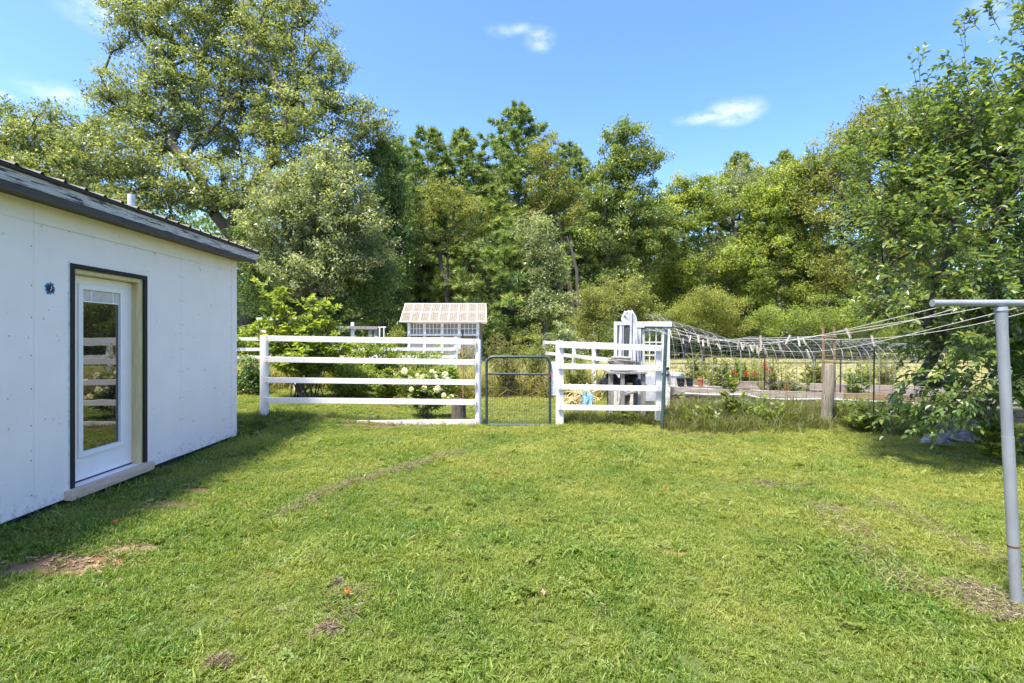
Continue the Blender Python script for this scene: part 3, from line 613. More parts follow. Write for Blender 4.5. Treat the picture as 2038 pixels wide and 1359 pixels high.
pot('plant_pot', black_m, 1355, 752, 768, 17, 10.8, 'black plastic pot, left of the two on the potting shelf')
pot('plant_pot', black_m, 1373, 752, 768, 16, 10.8, 'black plastic pot next to the terracotta pot on the shelf')
pot('plant_pot', terra, 1394, 753, 768, 12, 10.8, 'orange terracotta pot on the potting shelf')
pot('bucket', white_old, 1346, 742, 768, 26, 11.05, 'large whitish bucket behind the black plant pots')
# far structures
def far_fence(label, a, b, zs, n, h=.09, post=1.5):
    t = thing('rail_fence', label, 'fence', (a[0], a[1], 0)); oo = Vector((a[0], a[1], 0)); a = Vector(a); b = Vector(b)
    for i in range(n):
        q = a.lerp(b, i/(n-1))-oo; MB().box(q.x-.05, q.x+.05, q.y-.05, q.y+.05, 0, post).build('post', white_old, t)
    for i in range(n-1):
        for z in zs:
            p0 = a.lerp(b, i/(n-1))-oo+Vector((0, -.07, z)); p1 = a.lerp(b, (i+1)/(n-1))-oo+Vector((0, -.07, z)); d = (p1-p0).normalized()*.003
            MB().beam(p0+d, p1-d, .03, h).build('rail', white_old, t)
far_fence('distant white rail fence running back behind the weeds, seen beyond the gate', (W(1083, 17.5), 17.5, 0), (W(1232, 11.6), 11.6, 0), (1.36, 1.0), 5, .10, 1.42)
far_fence('white rail fence crossing the garden behind the leafy bush at left', (-10.5, 14, 0), (-1.6, 14.6, 0), (1.49, 1.2, .98), 5, .09, 1.55)
ar = thing('garden_arbor', 'white wooden garden arbor half hidden behind the tall leafy bush', 'arbor', (W(555, 12.6), 12.6, 0)); ao = Vector(ar.location)
for px in (527, 592): MB().box(W(px, 12.6)-ao.x-.07, W(px, 12.6)-ao.x+.07, -.07, .07, 0, Zp(637, 12.6)).build('post', white_old, ar)
MB().box(W(514, 12.6)-ao.x, W(606, 12.6)-ao.x, -.09, .09, Zp(637, 12.6), Zp(632, 12.6)).build('beam', white_old, ar)
MB().beam(Vector((W(528, 12.6)-ao.x, 0, Zp(655, 12.6))), Vector((W(545, 12.6)-ao.x, 0, Zp(638, 12.6))), .05, .05).build('brace', white_old, ar)
MB().beam(Vector((W(591, 12.6)-ao.x, 0, Zp(655, 12.6))), Vector((W(574, 12.6)-ao.x, 0, Zp(638, 12.6))), .05, .05).build('brace', white_old, ar)
tr = thing('wood_trellis', 'grey wooden trellis frame in the garden left of the little greenhouse', 'trellis', (W(690, 17), 17, 0)); to = Vector(tr.location)
for px, yt in ((640, 650), (702, 641), (748, 650), (737, 652)): MB().box(W(px, 17)-to.x-.05, W(px, 17)-to.x+.05, -.05, .05, 0, Zp(yt, 17)).build('post', (white_old if px == 702 else grey_wood), tr)
MB().beam(Vector((W(625, 17)-to.x, -.08, Zp(651, 17))), Vector((W(752, 17)-to.x, -.08, Zp(652.5, 17))), .04, .10).build('beam', grey_wood, tr)
MB().beam(Vector((W(642, 17)-to.x, -.12, Zp(668, 17))), Vector((W(700, 17)-to.x, -.12, Zp(652, 17))), .03, .05).build('brace', grey_wood, tr)
wfm = thing('window_frame', 'small empty white window frame standing in the garden weeds', 'window frame', (W(760, 16), 16, 0))
q = MB()
for x0, x1, z0, z1 in ((-.085, -.05, .9, 1.83), (.05, .085, .9, 1.83), (-.12, .13, 1.83, 1.87), (-.05, .05, 1.2, 1.23)): q.box(x0, x1, -.03, .03, z0, z1)
q.build('frame', white_old, wfm); MB().box(-.09, .09, -.04, .04, 0, .9).build('post', grey_wood, wfm)
# greenhouse
YH = 20
gh = thing('greenhouse', 'small white greenhouse with cloudy panel roof standing among weeds before the pines', 'greenhouse', (W(881, YH), YH, 0)); go = Vector(gh.location)
def gxp(px, Y=YH): return W(px, Y)-go.x
ridge_z = Zp(605, 21.1); eave_z = Zp(641, 19.8)
E0 = Vector((gxp(796, 19.8), -.2, eave_z)); E1 = Vector((gxp(968, 19.8), -.2, eave_z)); R0 = Vector((gxp(807, 21.1), 1.1, ridge_z)); R1 = Vector((gxp(966.5, 21.1), 1.1, ridge_z))
def rp(u, v): return E0.lerp(E1, u).lerp(R0.lerp(R1, u), v)
nc = 9; rows = ((0.04, .50), (.54, .97))
for j, (v0, v1) in enumerate(rows):
    for i in range(nc):
        u0 = (i+.06)/nc; u1 = (i+.94)/nc
        mb = MB(); mb.grid(lambda u, v: rp(u0+(u1-u0)*u, v0+(v1-v0)*v)+Vector((0, 0, .012*math.sin(u*26))), 12, 1); mb.build('roof_panel', cloudy, gh, smooth=False)
rf = MB()
for i in range(nc+1): rf.beam(rp(i/nc, 0), rp(i/nc, 1), .035, .03)
for v in (0.005, .52, .99): rf.beam(rp(0, v)+Vector((-.03, 0, .02)), rp(1, v)+Vector((.03, 0, .02)), .05, .05)
rf.build('roof_frame', white_old, gh)
bk_ = MB(); B0 = Vector((R0.x, 2.4, eave_z)); B1 = Vector((R1.x, 2.4, eave_z)); bk_.poly([R0, R1, B1, B0]); bk_.build('rear_roof', cloudy, gh)
wx = [814, 845, 880, 914, 951]
for px in wx: MB().box(gxp(px)-.055, gxp(px)+.055, -.02, .08, 0 if px in (814, 951) else .9, eave_z-.03).build('post', white_old, gh)
MB().box(gxp(811), gxp(954), -.05, -.021, Zp(668, YH), Zp(664.5, YH)).build('sill_board', white_old, gh)
MB().box(gxp(811), gxp(954), .0, .04, .35, Zp(672, YH)).build('base_board', grey_wood, gh)
for a, b in zip(wx[:-1], wx[1:]):
    x0 = gxp(a)+.06; x1 = gxp(b)-.06; z0 = Zp(664, YH); z1 = eave_z-.06
    w = MB().box(x0, x1, .01, .02, z0, z1).build('window', cloudy, gh); q = MB()
    for k in range(1, 4): x = x0+(x1-x0)*k/4; q.box(x-.012, x+.012, -.008, .008, z0, z1)
    q.box(x0, x1, -.012, .0085, (z0+z1)/2-.012, (z0+z1)/2+.012); q.build('muntins', white_old, w)
sidew = MB(); sidew.box(gxp(811), gxp(812.5), .1, 2.2, .4, eave_z); sidew.box(gxp(952), gxp(954), .1, 2.2, .4, eave_z); sidew.box(gxp(811), gxp(954), 2.2, 2.23, .4, eave_z); sidew.build('wall', cloudy, gh)
# stump, stake
q = thing('tree_stump', 'dark weathered tree stump behind the plank fence by the gate', 'stump', (W(913, 9.5), 9.5, 0))
s = MB(); s.tube([(0, 0, -.05), (0, 0, .1), (.01, 0, .3), (.02, 0, .40)], [.16, .135, .125, .12], 14); s.build('stump', bark, q)
s = MB(); s.tube([(W(922, 9.6), 9.6, 0), (W(921, 9.6), 9.6, Zp(672, 9.6))], .011, 6); ob = s.build('stake_rod', mat('tan_rod', (.42, .24, .13), (.30, .16, .09), .6)); 
ob.name = 'garden_rod'; tag(ob, 'thin tan rod with black top standing behind the plank fence near the stump', 'rod')
s = MB(); s.tube([(W(921, 9.6), 9.6, Zp(672, 9.6)), (W(920.8, 9.6), 9.6, Zp(657, 9.6))], .014, 8); s.build('rod_cap', black_m, ob)

# ------------------------------------------------------------------ plants
def rnd_dirs(n, r=rng): v = r.normal(size=(n, 3)); return v/np.linalg.norm(v, axis=1, keepdims=True)
def leaves(c, size, r, k=3, up=.6, dirv=None, fold=0, aspect=.55):
    """c (n,3) centres; returns vertices of one face per leaf (k=3 or 4), or two folded quads each (k=8)"""
    n = len(c); d = rnd_dirs(n, r) if dirv is None else dirv
    nrm = rnd_dirs(n, r); nrm[:, 2] = np.abs(nrm[:, 2])+up; s = np.cross(d, nrm); s /= np.linalg.norm(s, axis=1, keepdims=True)+1e-9
    up_ = np.cross(s, d); L = (size*(.65+.7*r.random(n)))[:, None] if np.isscalar(size) else size[:, None]; wd = L*aspect
    if k == 3: return np.stack([c-s*wd*.5-d*L*.4, c+s*wd*.5-d*L*.4, c+d*L*.6], 1)
    if k == 4: return np.stack([c-d*L*.5, c+s*wd*.5, c+d*L*.5, c-s*wd*.5], 1)
    b = c; t = c+d*L-up_*L*.12; f = up_*L*.13
    l1 = c+d*L*.28+s*wd*.5+f; l2 = c+d*L*.66+s*wd*.42+f*.8; r1 = c+d*L*.28-s*wd*.5+f; r2 = c+d*L*.66-s*wd*.42+f*.8
    return np.stack([b, l1, l2, t, b, t, r2, r1], 1)
def skeleton(base, cl, trunk_pts, r):
    """greedy branching: each clump joins the nearest earlier node, preferring short paths"""
    nodes = [np.array(p, float) for p in trunk_pts]; par = list(range(-1, len(nodes)-1)); plen = [0.]
    for i in range(1, len(nodes)): plen.append(plen[-1]+np.linalg.norm(nodes[i]-nodes[i-1]))
    order = np.argsort(np.linalg.norm(cl-nodes[0], axis=1)); leafn = []
    A = np.array(nodes); PL = np.array(plen)
    for i in order:
        p = cl[i]; d = np.linalg.norm(A-p, axis=1); below = np.maximum(0, A[:, 2]-p[2]+.2*d); cost = d+.35*PL+.9*below
        j = int(np.argmin(cost)); q = A[j]; L = d[j]; last = j
        if L > 1.2:
            m = q+(p-q)*.5+r.normal(size=3)*L*.07-np.array([0, 0, .0])*L+np.array([0, 0, .06*L])
            A = np.vstack([A, m]); PL = np.append(PL, PL[last]+L*.5); par.append(last); last = len(A)-1
        A = np.vstack([A, p]); PL = np.append(PL, PL[last]+L*.5); par.append(last); leafn.append(len(A)-1)
    return A, par, leafn
def skin(A, par, leafn, r_tip, r_base, ntrunk):
    n = len(A); w = np.zeros(n)
    for l in leafn: w[l] += 1
    for i in range(n-1, 0, -1): w[par[i]] += w[i]
    w = np.maximum(w, 1); rad = r_tip*(w**.5); sc_ = min(1.8, r_base/max(rad[0], 1e-6)); rad = r_tip+(rad-r_tip)*sc_
    mb = MB()
    for i in range(1, n):
        p = par[i]
        if p < 0: continue
        ra = min(rad[p], rad[i]*1.25) if i >= ntrunk else rad[p]
        mb.tube([A[p], A[i]], [ra, rad[i]], 8 if rad[i] > .12 else (5 if rad[i] > .04 else 3), False)
    return mb
def broad_tree(name, label, cat, base, trunk, lobes, Y, nclump, per, leaf, lm, bm, seed, crad=(.45, .95), depth=1.0, r_base=.35, k=3, flat=.7, up=.6, group=None, droop=0, show=True):
    """lobes: (px, py, rx, ry, dy) ellipses of crown as seen from the yard, at distance Y+dy"""
    r = np.random.default_rng(seed); t = thing(name, label, cat, (base[0], base[1], 0), 0, group); o = np.array([base[0], base[1], 0.])
    ws = np.array([l[2]*l[3] for l in lobes], float); ws /= ws.sum(); C = []
    for l, w in zip(lobes, ws):
        m = max(3, int(nclump*w)); d = rnd_dirs(m, r); rr_ = r.random(m)**.42
        yy = Y+l[4]; sx = l[2]/F*yy; sz = l[3]/F*yy; sy = (sx+sz)/2*depth
        C.append(np.stack([W(l[0], yy)+d[:, 0]*rr_*sx, yy+d[:, 1]*rr_*sy, Zp(l[1], yy)+d[:, 2]*rr_*sz], 1))
    C = np.vstack(C)-o; C[:, 2] = np.maximum(C[:, 2], .35)
    TR = np.array([np.array(p)-o for p in trunk])
    A, par, ln = skeleton(TR[0], C, TR, r); skin(A, par, ln, .016 if leaf > .08 else .011, r_base, len(TR)).build('trunk', bm, t)
    n = len(C)*per; ci = np.repeat(np.arange(len(C)), per); cr = r.uniform(crad[0], crad[1], len(C))
    off = r.normal(size=(n, 3)); off /= np.linalg.norm(off, axis=1, keepdims=True); off *= (r.random(n)**.5)[:, None]
    ax = np.stack([cr*(.8+.5*r.random(len(C))), cr*(.8+.5*r.random(len(C))), cr*flat*(.8+.4*r.random(len(C)))], 1)
    pos = C[ci]+off*ax[ci]; pos[:, 2] -= droop*(off[:, 0]**2+off[:, 1]**2)*cr[ci]
    pos[:, 2] = np.maximum(pos[:, 2], .05)
    V = leaves(pos, leaf, r, k, up)
    tint = np.clip(.45+.22*r.normal(size=len(C))[ci]*.8+.2*r.normal(size=n), 0, 1)
    if k == 8: tint = np.repeat(tint, 2)
    fast_mesh('crown', V, 4 if k in (4, 8) else 3, lm, tint, t); return t
def pine(label, px, Y, top_py, rad, lm, seed, start=.10, sp=.52, group=None, cone=.62):
    r = np.random.default_rng(seed); x = W(px, Y); H = Zp(top_py, Y); t = thing('pine_tree', label, 'pine tree', (x, Y, 0), 0, group)
    mb = MB(); lean = r.normal(size=2)*.15
    tp = [np.array([lean[0]*f, lean[1]*f, H*f]) for f in np.linspace(0, 1, 9)]; mb.tube(tp, [.26*(1-f)+.02 for f in np.linspace(0, 1, 9)], 8, False)
    Pn = []; Dn = []; z = H*start; 
    while z < H-.15:
        f = (z-H*start)/(H*(1-start)); Rr = rad*((1-f)**cone)*(.55+.45*min(1, f*3+.35))*(.75+.5*r.random()); nb = 6 if f < .8 else 4
        a0 = r.random()*6.28
        for b in range(nb):
            a = a0+b*6.283/nb+r.normal()*.25; L = Rr*(.7+.5*r.random())+.2; rise = -.05+.45*f+.1*r.normal()
            d = np.array([math.cos(a), math.sin(a), rise]); d /= np.linalg.norm(d); b0 = np.array([lean[0]*z/H, lean[1]*z/H, z]); e_ = b0+d*L+np.array([0, 0, .10*L]); m_ = b0+d*L*.5-np.array([0, 0, .02*L])
            mb.tube([b0, m_, e_], [.05*(1-f)+.015, .03*(1-f)+.01, .008], 3, False)
            nt_ = int(5+L*5.0); s = np.sqrt(r.random(nt_)*.93+.07)
            side = np.cross(d, [0, 0, 1.]); side /= np.linalg.norm(side)
            q = b0+(m_-b0)*np.minimum(s*2, 1)[:, None]+(e_-m_)*np.maximum(s*2-1, 0)[:, None]
            q = q+side*(r.normal(size=nt_)*.17*L*(1.25-s))[:, None]+np.array([0, 0, 1.])*(r.normal(size=nt_)*.07)[:, None]
            Pn.append(q); Dn.append(np.repeat((d+np.array([0, 0, .35]))[None], nt_, 0))
        z += sp*(.75+.5*r.random())*(1-.35*f)
    Pn = np.vstack(Pn); Dn = np.vstack(Dn); per = 24; n = len(Pn)*per; ci = np.repeat(np.arange(len(Pn)), per)
    dv = rnd_dirs(n, r)*.95+Dn[ci]*.75; dv /= np.linalg.norm(dv, axis=1, keepdims=True)
    pos = Pn[ci]+dv*(.08+.26*r.random(n))[:, None]*np.array([1, 1, .55])
    V = leaves(pos, .27, r, 3, .3, dv, aspect=.24)
    tint = np.clip(.4+.22*r.normal(size=len(Pn))[ci]+.15*r.normal(size=n), 0, 1)
    mb.build('trunk', bark_dark, t); fast_mesh('crown', V, 3, lm, tint, t); return t

# --- the big sycamore at the left
Yb = 28
bx = W(490, Yb)
broad_tree('sycamore_tree', 'tallest broad tree at left with open crown above the shed roof', 'tree', (bx, Yb),
    [(bx, Yb, 0), (bx+.1, Yb, 3.5), (W(487, Yb), Yb, Zp(430, Yb)), (W(482, Yb), Yb, Zp(330, Yb)), (W(468, Yb), Yb, Zp(240, Yb)), (W(440, Yb), Yb, Zp(160, Yb)), (W(425, Yb), Yb, Zp(80, Yb))],
    [(290, 60, 95, 75, 0), (420, 60, 110, 100, 1), (560, 100, 120, 85, 0), (640, 170, 75, 80, 0), (520, 30, 90, 60, 1), (480, 260, 140, 70, 1), (330, 170, 110, 75, -1), (470, 180, 120, 80, 1.5), (600, 250, 120, 75, -1), (720, 235, 62, 42, 0),
     (330, 270, 120, 70, -1), (240, 200, 60, 70, 0), (700, 300, 70, 60, 1), (380, 370, 150, 60, -2), (560, 370, 120, 70, -2), (590, 0, 60, 45, 0), (270, -5, 90, 35, 0), (420, -15, 90, 40, 0)],
    Yb, 1500, 85, .15, lf_oak, bark, 11, (.35, .85), .8, .42, flat=.55)
broad_tree('maple_tree', 'broad leafy maple behind the shed roof, at the left edge', 'tree', (W(90, 26), 26), [(W(90, 26), 26, 0), (W(92, 26), 26, 4), (W(95, 26), 26, Zp(330, 26))],
    [(40, 300, 90, 90, 0), (130, 290, 90, 80, 0), (210, 330, 90, 90, -1), (60, 390, 130, 80, -1), (-40, 290, 90, 100, 0), (250, 420, 110, 80, -1)], 26, 640, 90, .15, lf_oak, bark, 12, (.35, .8), .9, .35)
broad_tree('broad_tree', 'dense grey-green tree right behind the far corner of the shed roof', 'tree', (W(640, 24), 24), [(W(640, 24), 24, 0), (W(636, 24), 24, 3), (W(630, 24), 24, 6)],
    [(640, 400, 110, 90, 0), (560, 460, 90, 90, 0), (700, 470, 85, 100, 0), (620, 530, 120, 60, -.5), (650, 330, 70, 50, 0)], 24, 620, 90, .13, lf_silver, bark, 13, (.3, .65), .8, .3)
broad_tree('broad_tree', 'shaded dark tree low behind the tall leafy garden bush', 'tree', (W(560, 25.5), 25.5), [(W(560, 25.5), 25.5, 0), (W(560, 25.5), 25.5, 3)],
    [(520, 560, 80, 80, 0), (600, 590, 90, 60, .5), (680, 590, 90, 60, 0), (750, 560, 60, 80, 0), (500, 480, 50, 60, 0)], 25.5, 250, 125, .12, lf_dark, bark_dark, 14, (.4, .85), .8, .22)
broad_tree('broad_tree', 'dark green shade tree between the grey-green tree and the first pine', 'tree', (W(770, 30), 30), [(W(770, 30), 30, 0), (W(770, 30), 30, 4), (W(768, 30), 30, 9)],
    [(760, 360, 50, 80, 0), (770, 460, 60, 90, 0), (745, 560, 70, 70, 0), (775, 300, 30, 40, 0)], 30, 260, 135, .15, lf_dark, bark_dark, 15, (.4, .9), .9, .25)
# --- pines
pine('dark pine with several tops, left of the tallest pine', 850, 38, 252, 6.6, needle, 21, cone=.8)
pine('shorter pine behind the little greenhouse', 925, 40, 262, 6.4, needle, 22, cone=.8)
pine('tallest blue-green pine at the centre of the treeline', 1030, 39, 206, 7.6, needle, 23, cone=.8)
pine('lower sunlit pine in front of the tallest pine', 980, 34, 372, 4.0, needle_y, 24, start=.1)
pine('low wide pine with drooping boughs right of the greenhouse', 1010, 29, 470, 3.6, needle, 26, start=.1, cone=.6)
pine('dark pine behind the slim yellow-green tree and the poplar', 1130, 42, 285, 6.6, needle, 27, cone=.8)
pine('dark pine top between the big open tree and the first pines', 800, 42, 300, 6, needle, 28, cone=.8)
broad_tree('young_tree', 'slim yellow-green tree growing against the tallest pine', 'tree', (W(1090, 35), 35), [(W(1150, 35), 35, 0), (W(1142, 35), 35, 3), (W(1125, 35), 35, 7), (W(1110, 35), 35, 10)],
    [(1085, 300, 32, 40, 0), (1090, 370, 48, 50, 0), (1060, 440, 45, 45, 0), (1130, 420, 40, 50, 0)], 35, 120, 120, .13, lf_olive, bark_pale, 31, (.35, .7), .8, .2)
broad_tree('young_tree', 'yellowish airy tree in front of the dark pines above the greenhouse', 'tree', (W(893, 31), 31), [(W(893, 31), 31, 0), (W(890, 31), 31, 4), (W(892, 31), 31, 8)],
    [(890, 390, 62, 45, 0), (930, 430, 45, 40, 0), (850, 440, 40, 40, 0), (905, 480, 60, 30, 0), (915, 560, 50, 25, 0)], 31, 120, 90, .12, lf_olive, bark, 32, (.35, .75), .8, .14, flat=.5)
broad_tree('young_tree', 'silvery leafed young tree between the low pine and the bare trunk', 'tree', (W(1075, 27), 27), [(W(1075, 27), 27, 0), (W(1075, 27), 27, 3)],
    [(1070, 480, 42, 60, 0), (1085, 560, 45, 60, 0), (1100, 610, 60, 30, -1)], 27, 130, 120, .12, lf_silver, bark, 33, (.35, .65), .8, .16)
s = MB(); s.tube([P(1152, 640, 30), P(1148, 540, 30), P(1138, 500, 30), P(1128, 470, 30)], [.12, .10, .08, .05], 8)
bt = thing('dead_tree', 'reddish bare trunk standing between pine and the tall poplar', 'tree', P(1152, 699, 30)); 
for v in s.v: v -= Vector(bt.location)
s.build('trunk', bark, bt)
broad_tree('poplar_tree', 'tall narrow poplar standing alone right of the pines', 'tree', (W(1230, 34), 34), [(W(1230, 34), 34, 0), (W(1230, 34), 34, 6), (W(1232, 34), 34, 11), (W(1238, 34), 34, 15)],
    [(1238, 282, 46, 50, 0), (1275, 325, 52, 55, 0), (1210, 345, 48, 55, 0), (1240, 410, 75, 50, 0), (1210, 465, 72, 55, 0), (1290, 470, 78, 62, 0), (1235, 550, 80, 50, 0), (1185, 400, 22, 40, 0)], 34, 430, 130, .165, lf_mid, bark, 34, (.35, .8), .9, .25)
# --- trees to the right
broad_tree('broad_tree', 'green tree with a thin pointed top just right of the poplar', 'tree', (W(1360, 38), 38), [(W(1360, 38), 38, 0), (W(1360, 38), 38, 9)],
    [(1362, 372, 28, 40, 0), (1350, 440, 70, 62, 0), (1318, 420, 42, 48, 0), (1405, 400, 50, 50, 0), (1370, 540, 80, 60, 0), (1330, 550, 50, 70, 0)], 38, 330, 130, .18, lf_bright, bark, 41, (.4, .85), .9, .25)
pine('pale spruce top rising behind the bright right-hand trees', 1470, 46, 304, 6.0, needle_y, 42, cone=.85)
pine('second spruce top, right of the pale one behind the bright trees', 1562, 47, 304, 6.0, needle_y, 43, cone=.85)
broad_tree('broad_tree', 'silver-green tree below the pale spruce top', 'tree', (W(1450, 43), 43), [(W(1450, 43), 43, 0), (W(1450, 43), 43, 9)],
    [(1430, 400, 60, 60, 0), (1485, 372, 65, 55, 0), (1530, 370, 50, 45, 0), (1420, 510, 60, 60, 0)], 43, 220, 110, .15, lf_silver, bark, 44, (.4, .9), .9, .25)
broad_tree('broad_tree', 'brightest yellow-green rounded tree in the middle of the right-hand woods', 'tree', (W(1555, 36), 36), [(W(1555, 36), 36, 0), (W(1555, 36), 36, 7)],
    [(1560, 450, 90, 50, 0), (1520, 520, 90, 60, 0), (1610, 530, 80, 60, 0), (1560, 590, 120, 40, 0), (1600, 355, 70, 50, 0), (1535, 395, 65, 48, 0)], 36, 480, 130, .18, lf_bright, bark, 45, (.4, .9), .9, .3)
broad_tree('broad_tree', 'large olive tree on the skyline behind the near dark-leafed tree', 'tree', (W(1720, 34), 34), [(W(1720, 34), 34, 0), (W(1720, 34), 34, 8), (W(1720, 34), 34, 12)],
    [(1690, 310, 85, 60, 0), (1640, 345, 60, 45, 0), (1790, 245, 100, 70, 0), (1730, 270, 70, 50, 0), (1650, 400, 80, 60, 0), (1740, 430, 130, 80, -1), (1860, 260, 90, 90, 0), (1860, 420, 110, 120, 0), (1990, 300, 120, 140, 1), (1700, 540, 130, 60, -1)], 34, 760, 120, .175, lf_olive, bark, 46, (.45, 1.0), .9, .35)
broad_tree('shrub', 'pale olive shrub in front of the tall poplar, left part', 'shrub', (W(1190, 22), 22), [(W(1190, 22), 22, 0), (W(1190, 22), 22, 1.2)],
    [(1190, 590, 40, 38, 0), (1200, 630, 45, 40, 0), (1170, 650, 40, 35, 0)], 22, 90, 130, .075, lf_olive, bark, 51, (.25, .5), .8, .07)
broad_tree('shrub', 'pale olive shrub in front of the tall poplar, beside the hoop tunnel top', 'shrub', (W(1265, 23), 23), [(W(1265, 23), 23, 0), (W(1265, 23), 23, 1.2)],
    [(1265, 600, 42, 35, 0), (1290, 630, 40, 40, 0), (1240, 580, 45, 30, 1)], 23, 80, 130, .08, lf_olive, bark, 52, (.25, .5), .8, .07)
broad_tree('shrub', 'yellowish rounded shrub at the wood edge below the silver-green tree', 'shrub', (W(1400, 27), 27), [(W(1400, 27), 27, 0), (W(1400, 27), 27, 1.5)],
    [(1400, 610, 62, 45, 0), (1360, 640, 50, 35, 0), (1450, 635, 50, 40, 0)], 27, 130, 140, .08, lf_yellow, bark, 53, (.3, .6), .8, .08)
broad_tree('shrub', 'green shrub at the wood edge behind the clotheslines, right part', 'shrub', (W(1620, 28), 28), [(W(1620, 28), 28, 0), (W(1620, 28), 28, 1.5)],
    [(1560, 640, 70, 35, 0), (1640, 630, 70, 45, 0), (1720, 640, 80, 45, 0)], 28, 150, 140, .09, lf_bright, bark, 54, (.3, .6), .8, .08)
broad_tree('shrub', 'green thicket at the wood edge behind the near dark-leafed tree', 'shrub', (W(1900, 28), 28), [(W(1900, 28), 28, 0), (W(1900, 28), 28, 1.5)],
    [(1820, 620, 80, 50, 0), (1930, 610, 90, 60, 0), (2030, 600, 70, 60, 0)], 28, 160, 120, .10, lf_mid, bark, 55, (.3, .6), .8, .08)
# understory and far wood that reads as one mass
def mass(name, label, cat, boxes, n, leaf, lm, seed):
    r = np.random.default_rng(seed); V = []; T = []
    for (x0, x1, y0, y1, h, w) in boxes:
        m = int(n*w/18); c = np.stack([r.uniform(x0, x1, m), r.uniform(y0, y1, m), h*r.random(m)**.8*(.75+.35*np.sin(r.uniform(0, 6, m)))], 1)
        per = 18; ci = np.repeat(np.arange(m), per); pos = c[ci]+r.normal(size=(m*per, 3))*np.array([.45, .45, .32]); pos[:, 2] = np.abs(pos[:, 2])
        V.append(leaves(pos, leaf, r, 3)); T.append(np.clip(.4+.2*r.normal(size=m)[ci]+.18*r.normal(size=m*per), 0, 1))
    o = fast_mesh(name, np.vstack(V), 3, lm, np.concatenate(T)); tag(o, label, cat, kind='stuff'); return o
mass('far_woods', 'dark continuous woodland behind the individual trees', 'woods', [(-52, -8, 42, 50, 13, .9), (-10, 14, 46, 54, 13, .9), (12, 60, 50, 58, 12, 1.2)], 130000, .36, lf_dark, 61)
mass('undergrowth', 'dark undergrowth below the pines and broad trees', 'undergrowth', [(-28, -6, 27, 31, 2.6, .5), (-8, 8, 31, 35, 3.0, .5), (7, 45, 38, 43, 3.4, .9)], 60000, .14, lf_mid, 62)

# --- sprig plants with readable leaves
def sprigs(starts, dirs, L, nleaf, size, r, droop=.3, spread=.9, aspect=.5):
    """leafy twigs: arrays of start points and directions -> leaf base, direction, and twig tube list"""
    B = []; D = []; tw = []
    for s, d, l in zip(starts, dirs, L):
        d = d/np.linalg.norm(d); sd = np.cross(d, [0, 0, 1.]); 
        if np.linalg.norm(sd) < .1: sd = np.array([1., 0, 0])
        sd /= np.linalg.norm(sd); u = np.cross(sd, d); e = s+d*l-np.array([0, 0, droop*l*.25]); tw.append((s, s+(e-s)*.5+np.array([0, 0, .05*l]), e))
        for k in range(nleaf):
            f = (k+1)/nleaf; p = s+(e-s)*(.15+.85*f)+np.array([0, 0, .05*l*(1-f)*f*4]); a = k*2.4+r.normal()*.3
            v = d*(.55+.5*f)+(sd*math.cos(a)+u*math.sin(a)*.6)*spread; v = v-np.array([0, 0, droop]); v /= np.linalg.norm(v); B.append(p); D.append(v)
    return np.array(B), np.array(D), tw
# near dark-leafed tree on the right
rt = np.random.default_rng(71); Yn = 6.4
base = np.array([6.75, 6.6, 0.]); nt_ = thing('plum_tree', 'near dark-leafed tree filling the right edge behind the clothesline pole', 'tree', tuple(base))
lob = [(1990, 260, 110, 130, 0), (1900, 290, 100, 90, .2), (2020, 330, 90, 110, 0), (1830, 370, 110, 90, .2), (1960, 420, 130, 120, -.3), (1790, 480, 100, 75, 0), (1850, 580, 130, 80, -.3), (1990, 620, 110, 110, 0), (1780, 430, 70, 60, .5),
       (1890, 680, 90, 40, -.2), (1845, 770, 50, 40, -.2), (2100, 460, 120, 220, 0), (1930, 770, 90, 55, 0), (1745, 330, 60, 50, .6), (2040, 190, 70, 50, .2), (2050, 70, 45, 55, 0), (1880, 200, 50, 40, .3), (1840, 810, 60, 35, -.3)]
C = []
for l in lob:
    m = int(l[2]*l[3]/300); d = rnd_dirs(m, rt); q = rt.random(m)**.45; yy = Yn+l[4]; C.append(np.stack([W(l[0], yy)+d[:, 0]*q*l[2]/F*yy, yy+d[:, 1]*q*.75, Zp(l[1], yy)+d[:, 2]*q*l[3]/F*yy], 1))
C = np.vstack(C)-base; C[:, 2] = np.maximum(C[:, 2], .25)
TR = [np.array(p) for p in ((0, 0, 0), (-.05, 0, .8), (-.15, 0, 1.5), (-.2, -.05, 2.2), (-.3, 0, 3.2))]
A, par, ln = skeleton(TR[0], C, TR, rt); mbs = skin(A, par, ln, .005, .10, len(TR))
st_, dr_, LL = [], [], []
for p in C:
    out = p-np.array([-.2, 0, 1.8]); out /= np.linalg.norm(out)
    for _ in range(5): st_.append(p+rt.normal(size=3)*.06); d = out*.9+rt.normal(size=3)*.6+np.array([0, 0, .15]); dr_.append(d); LL.append(rt.uniform(.2, .42))
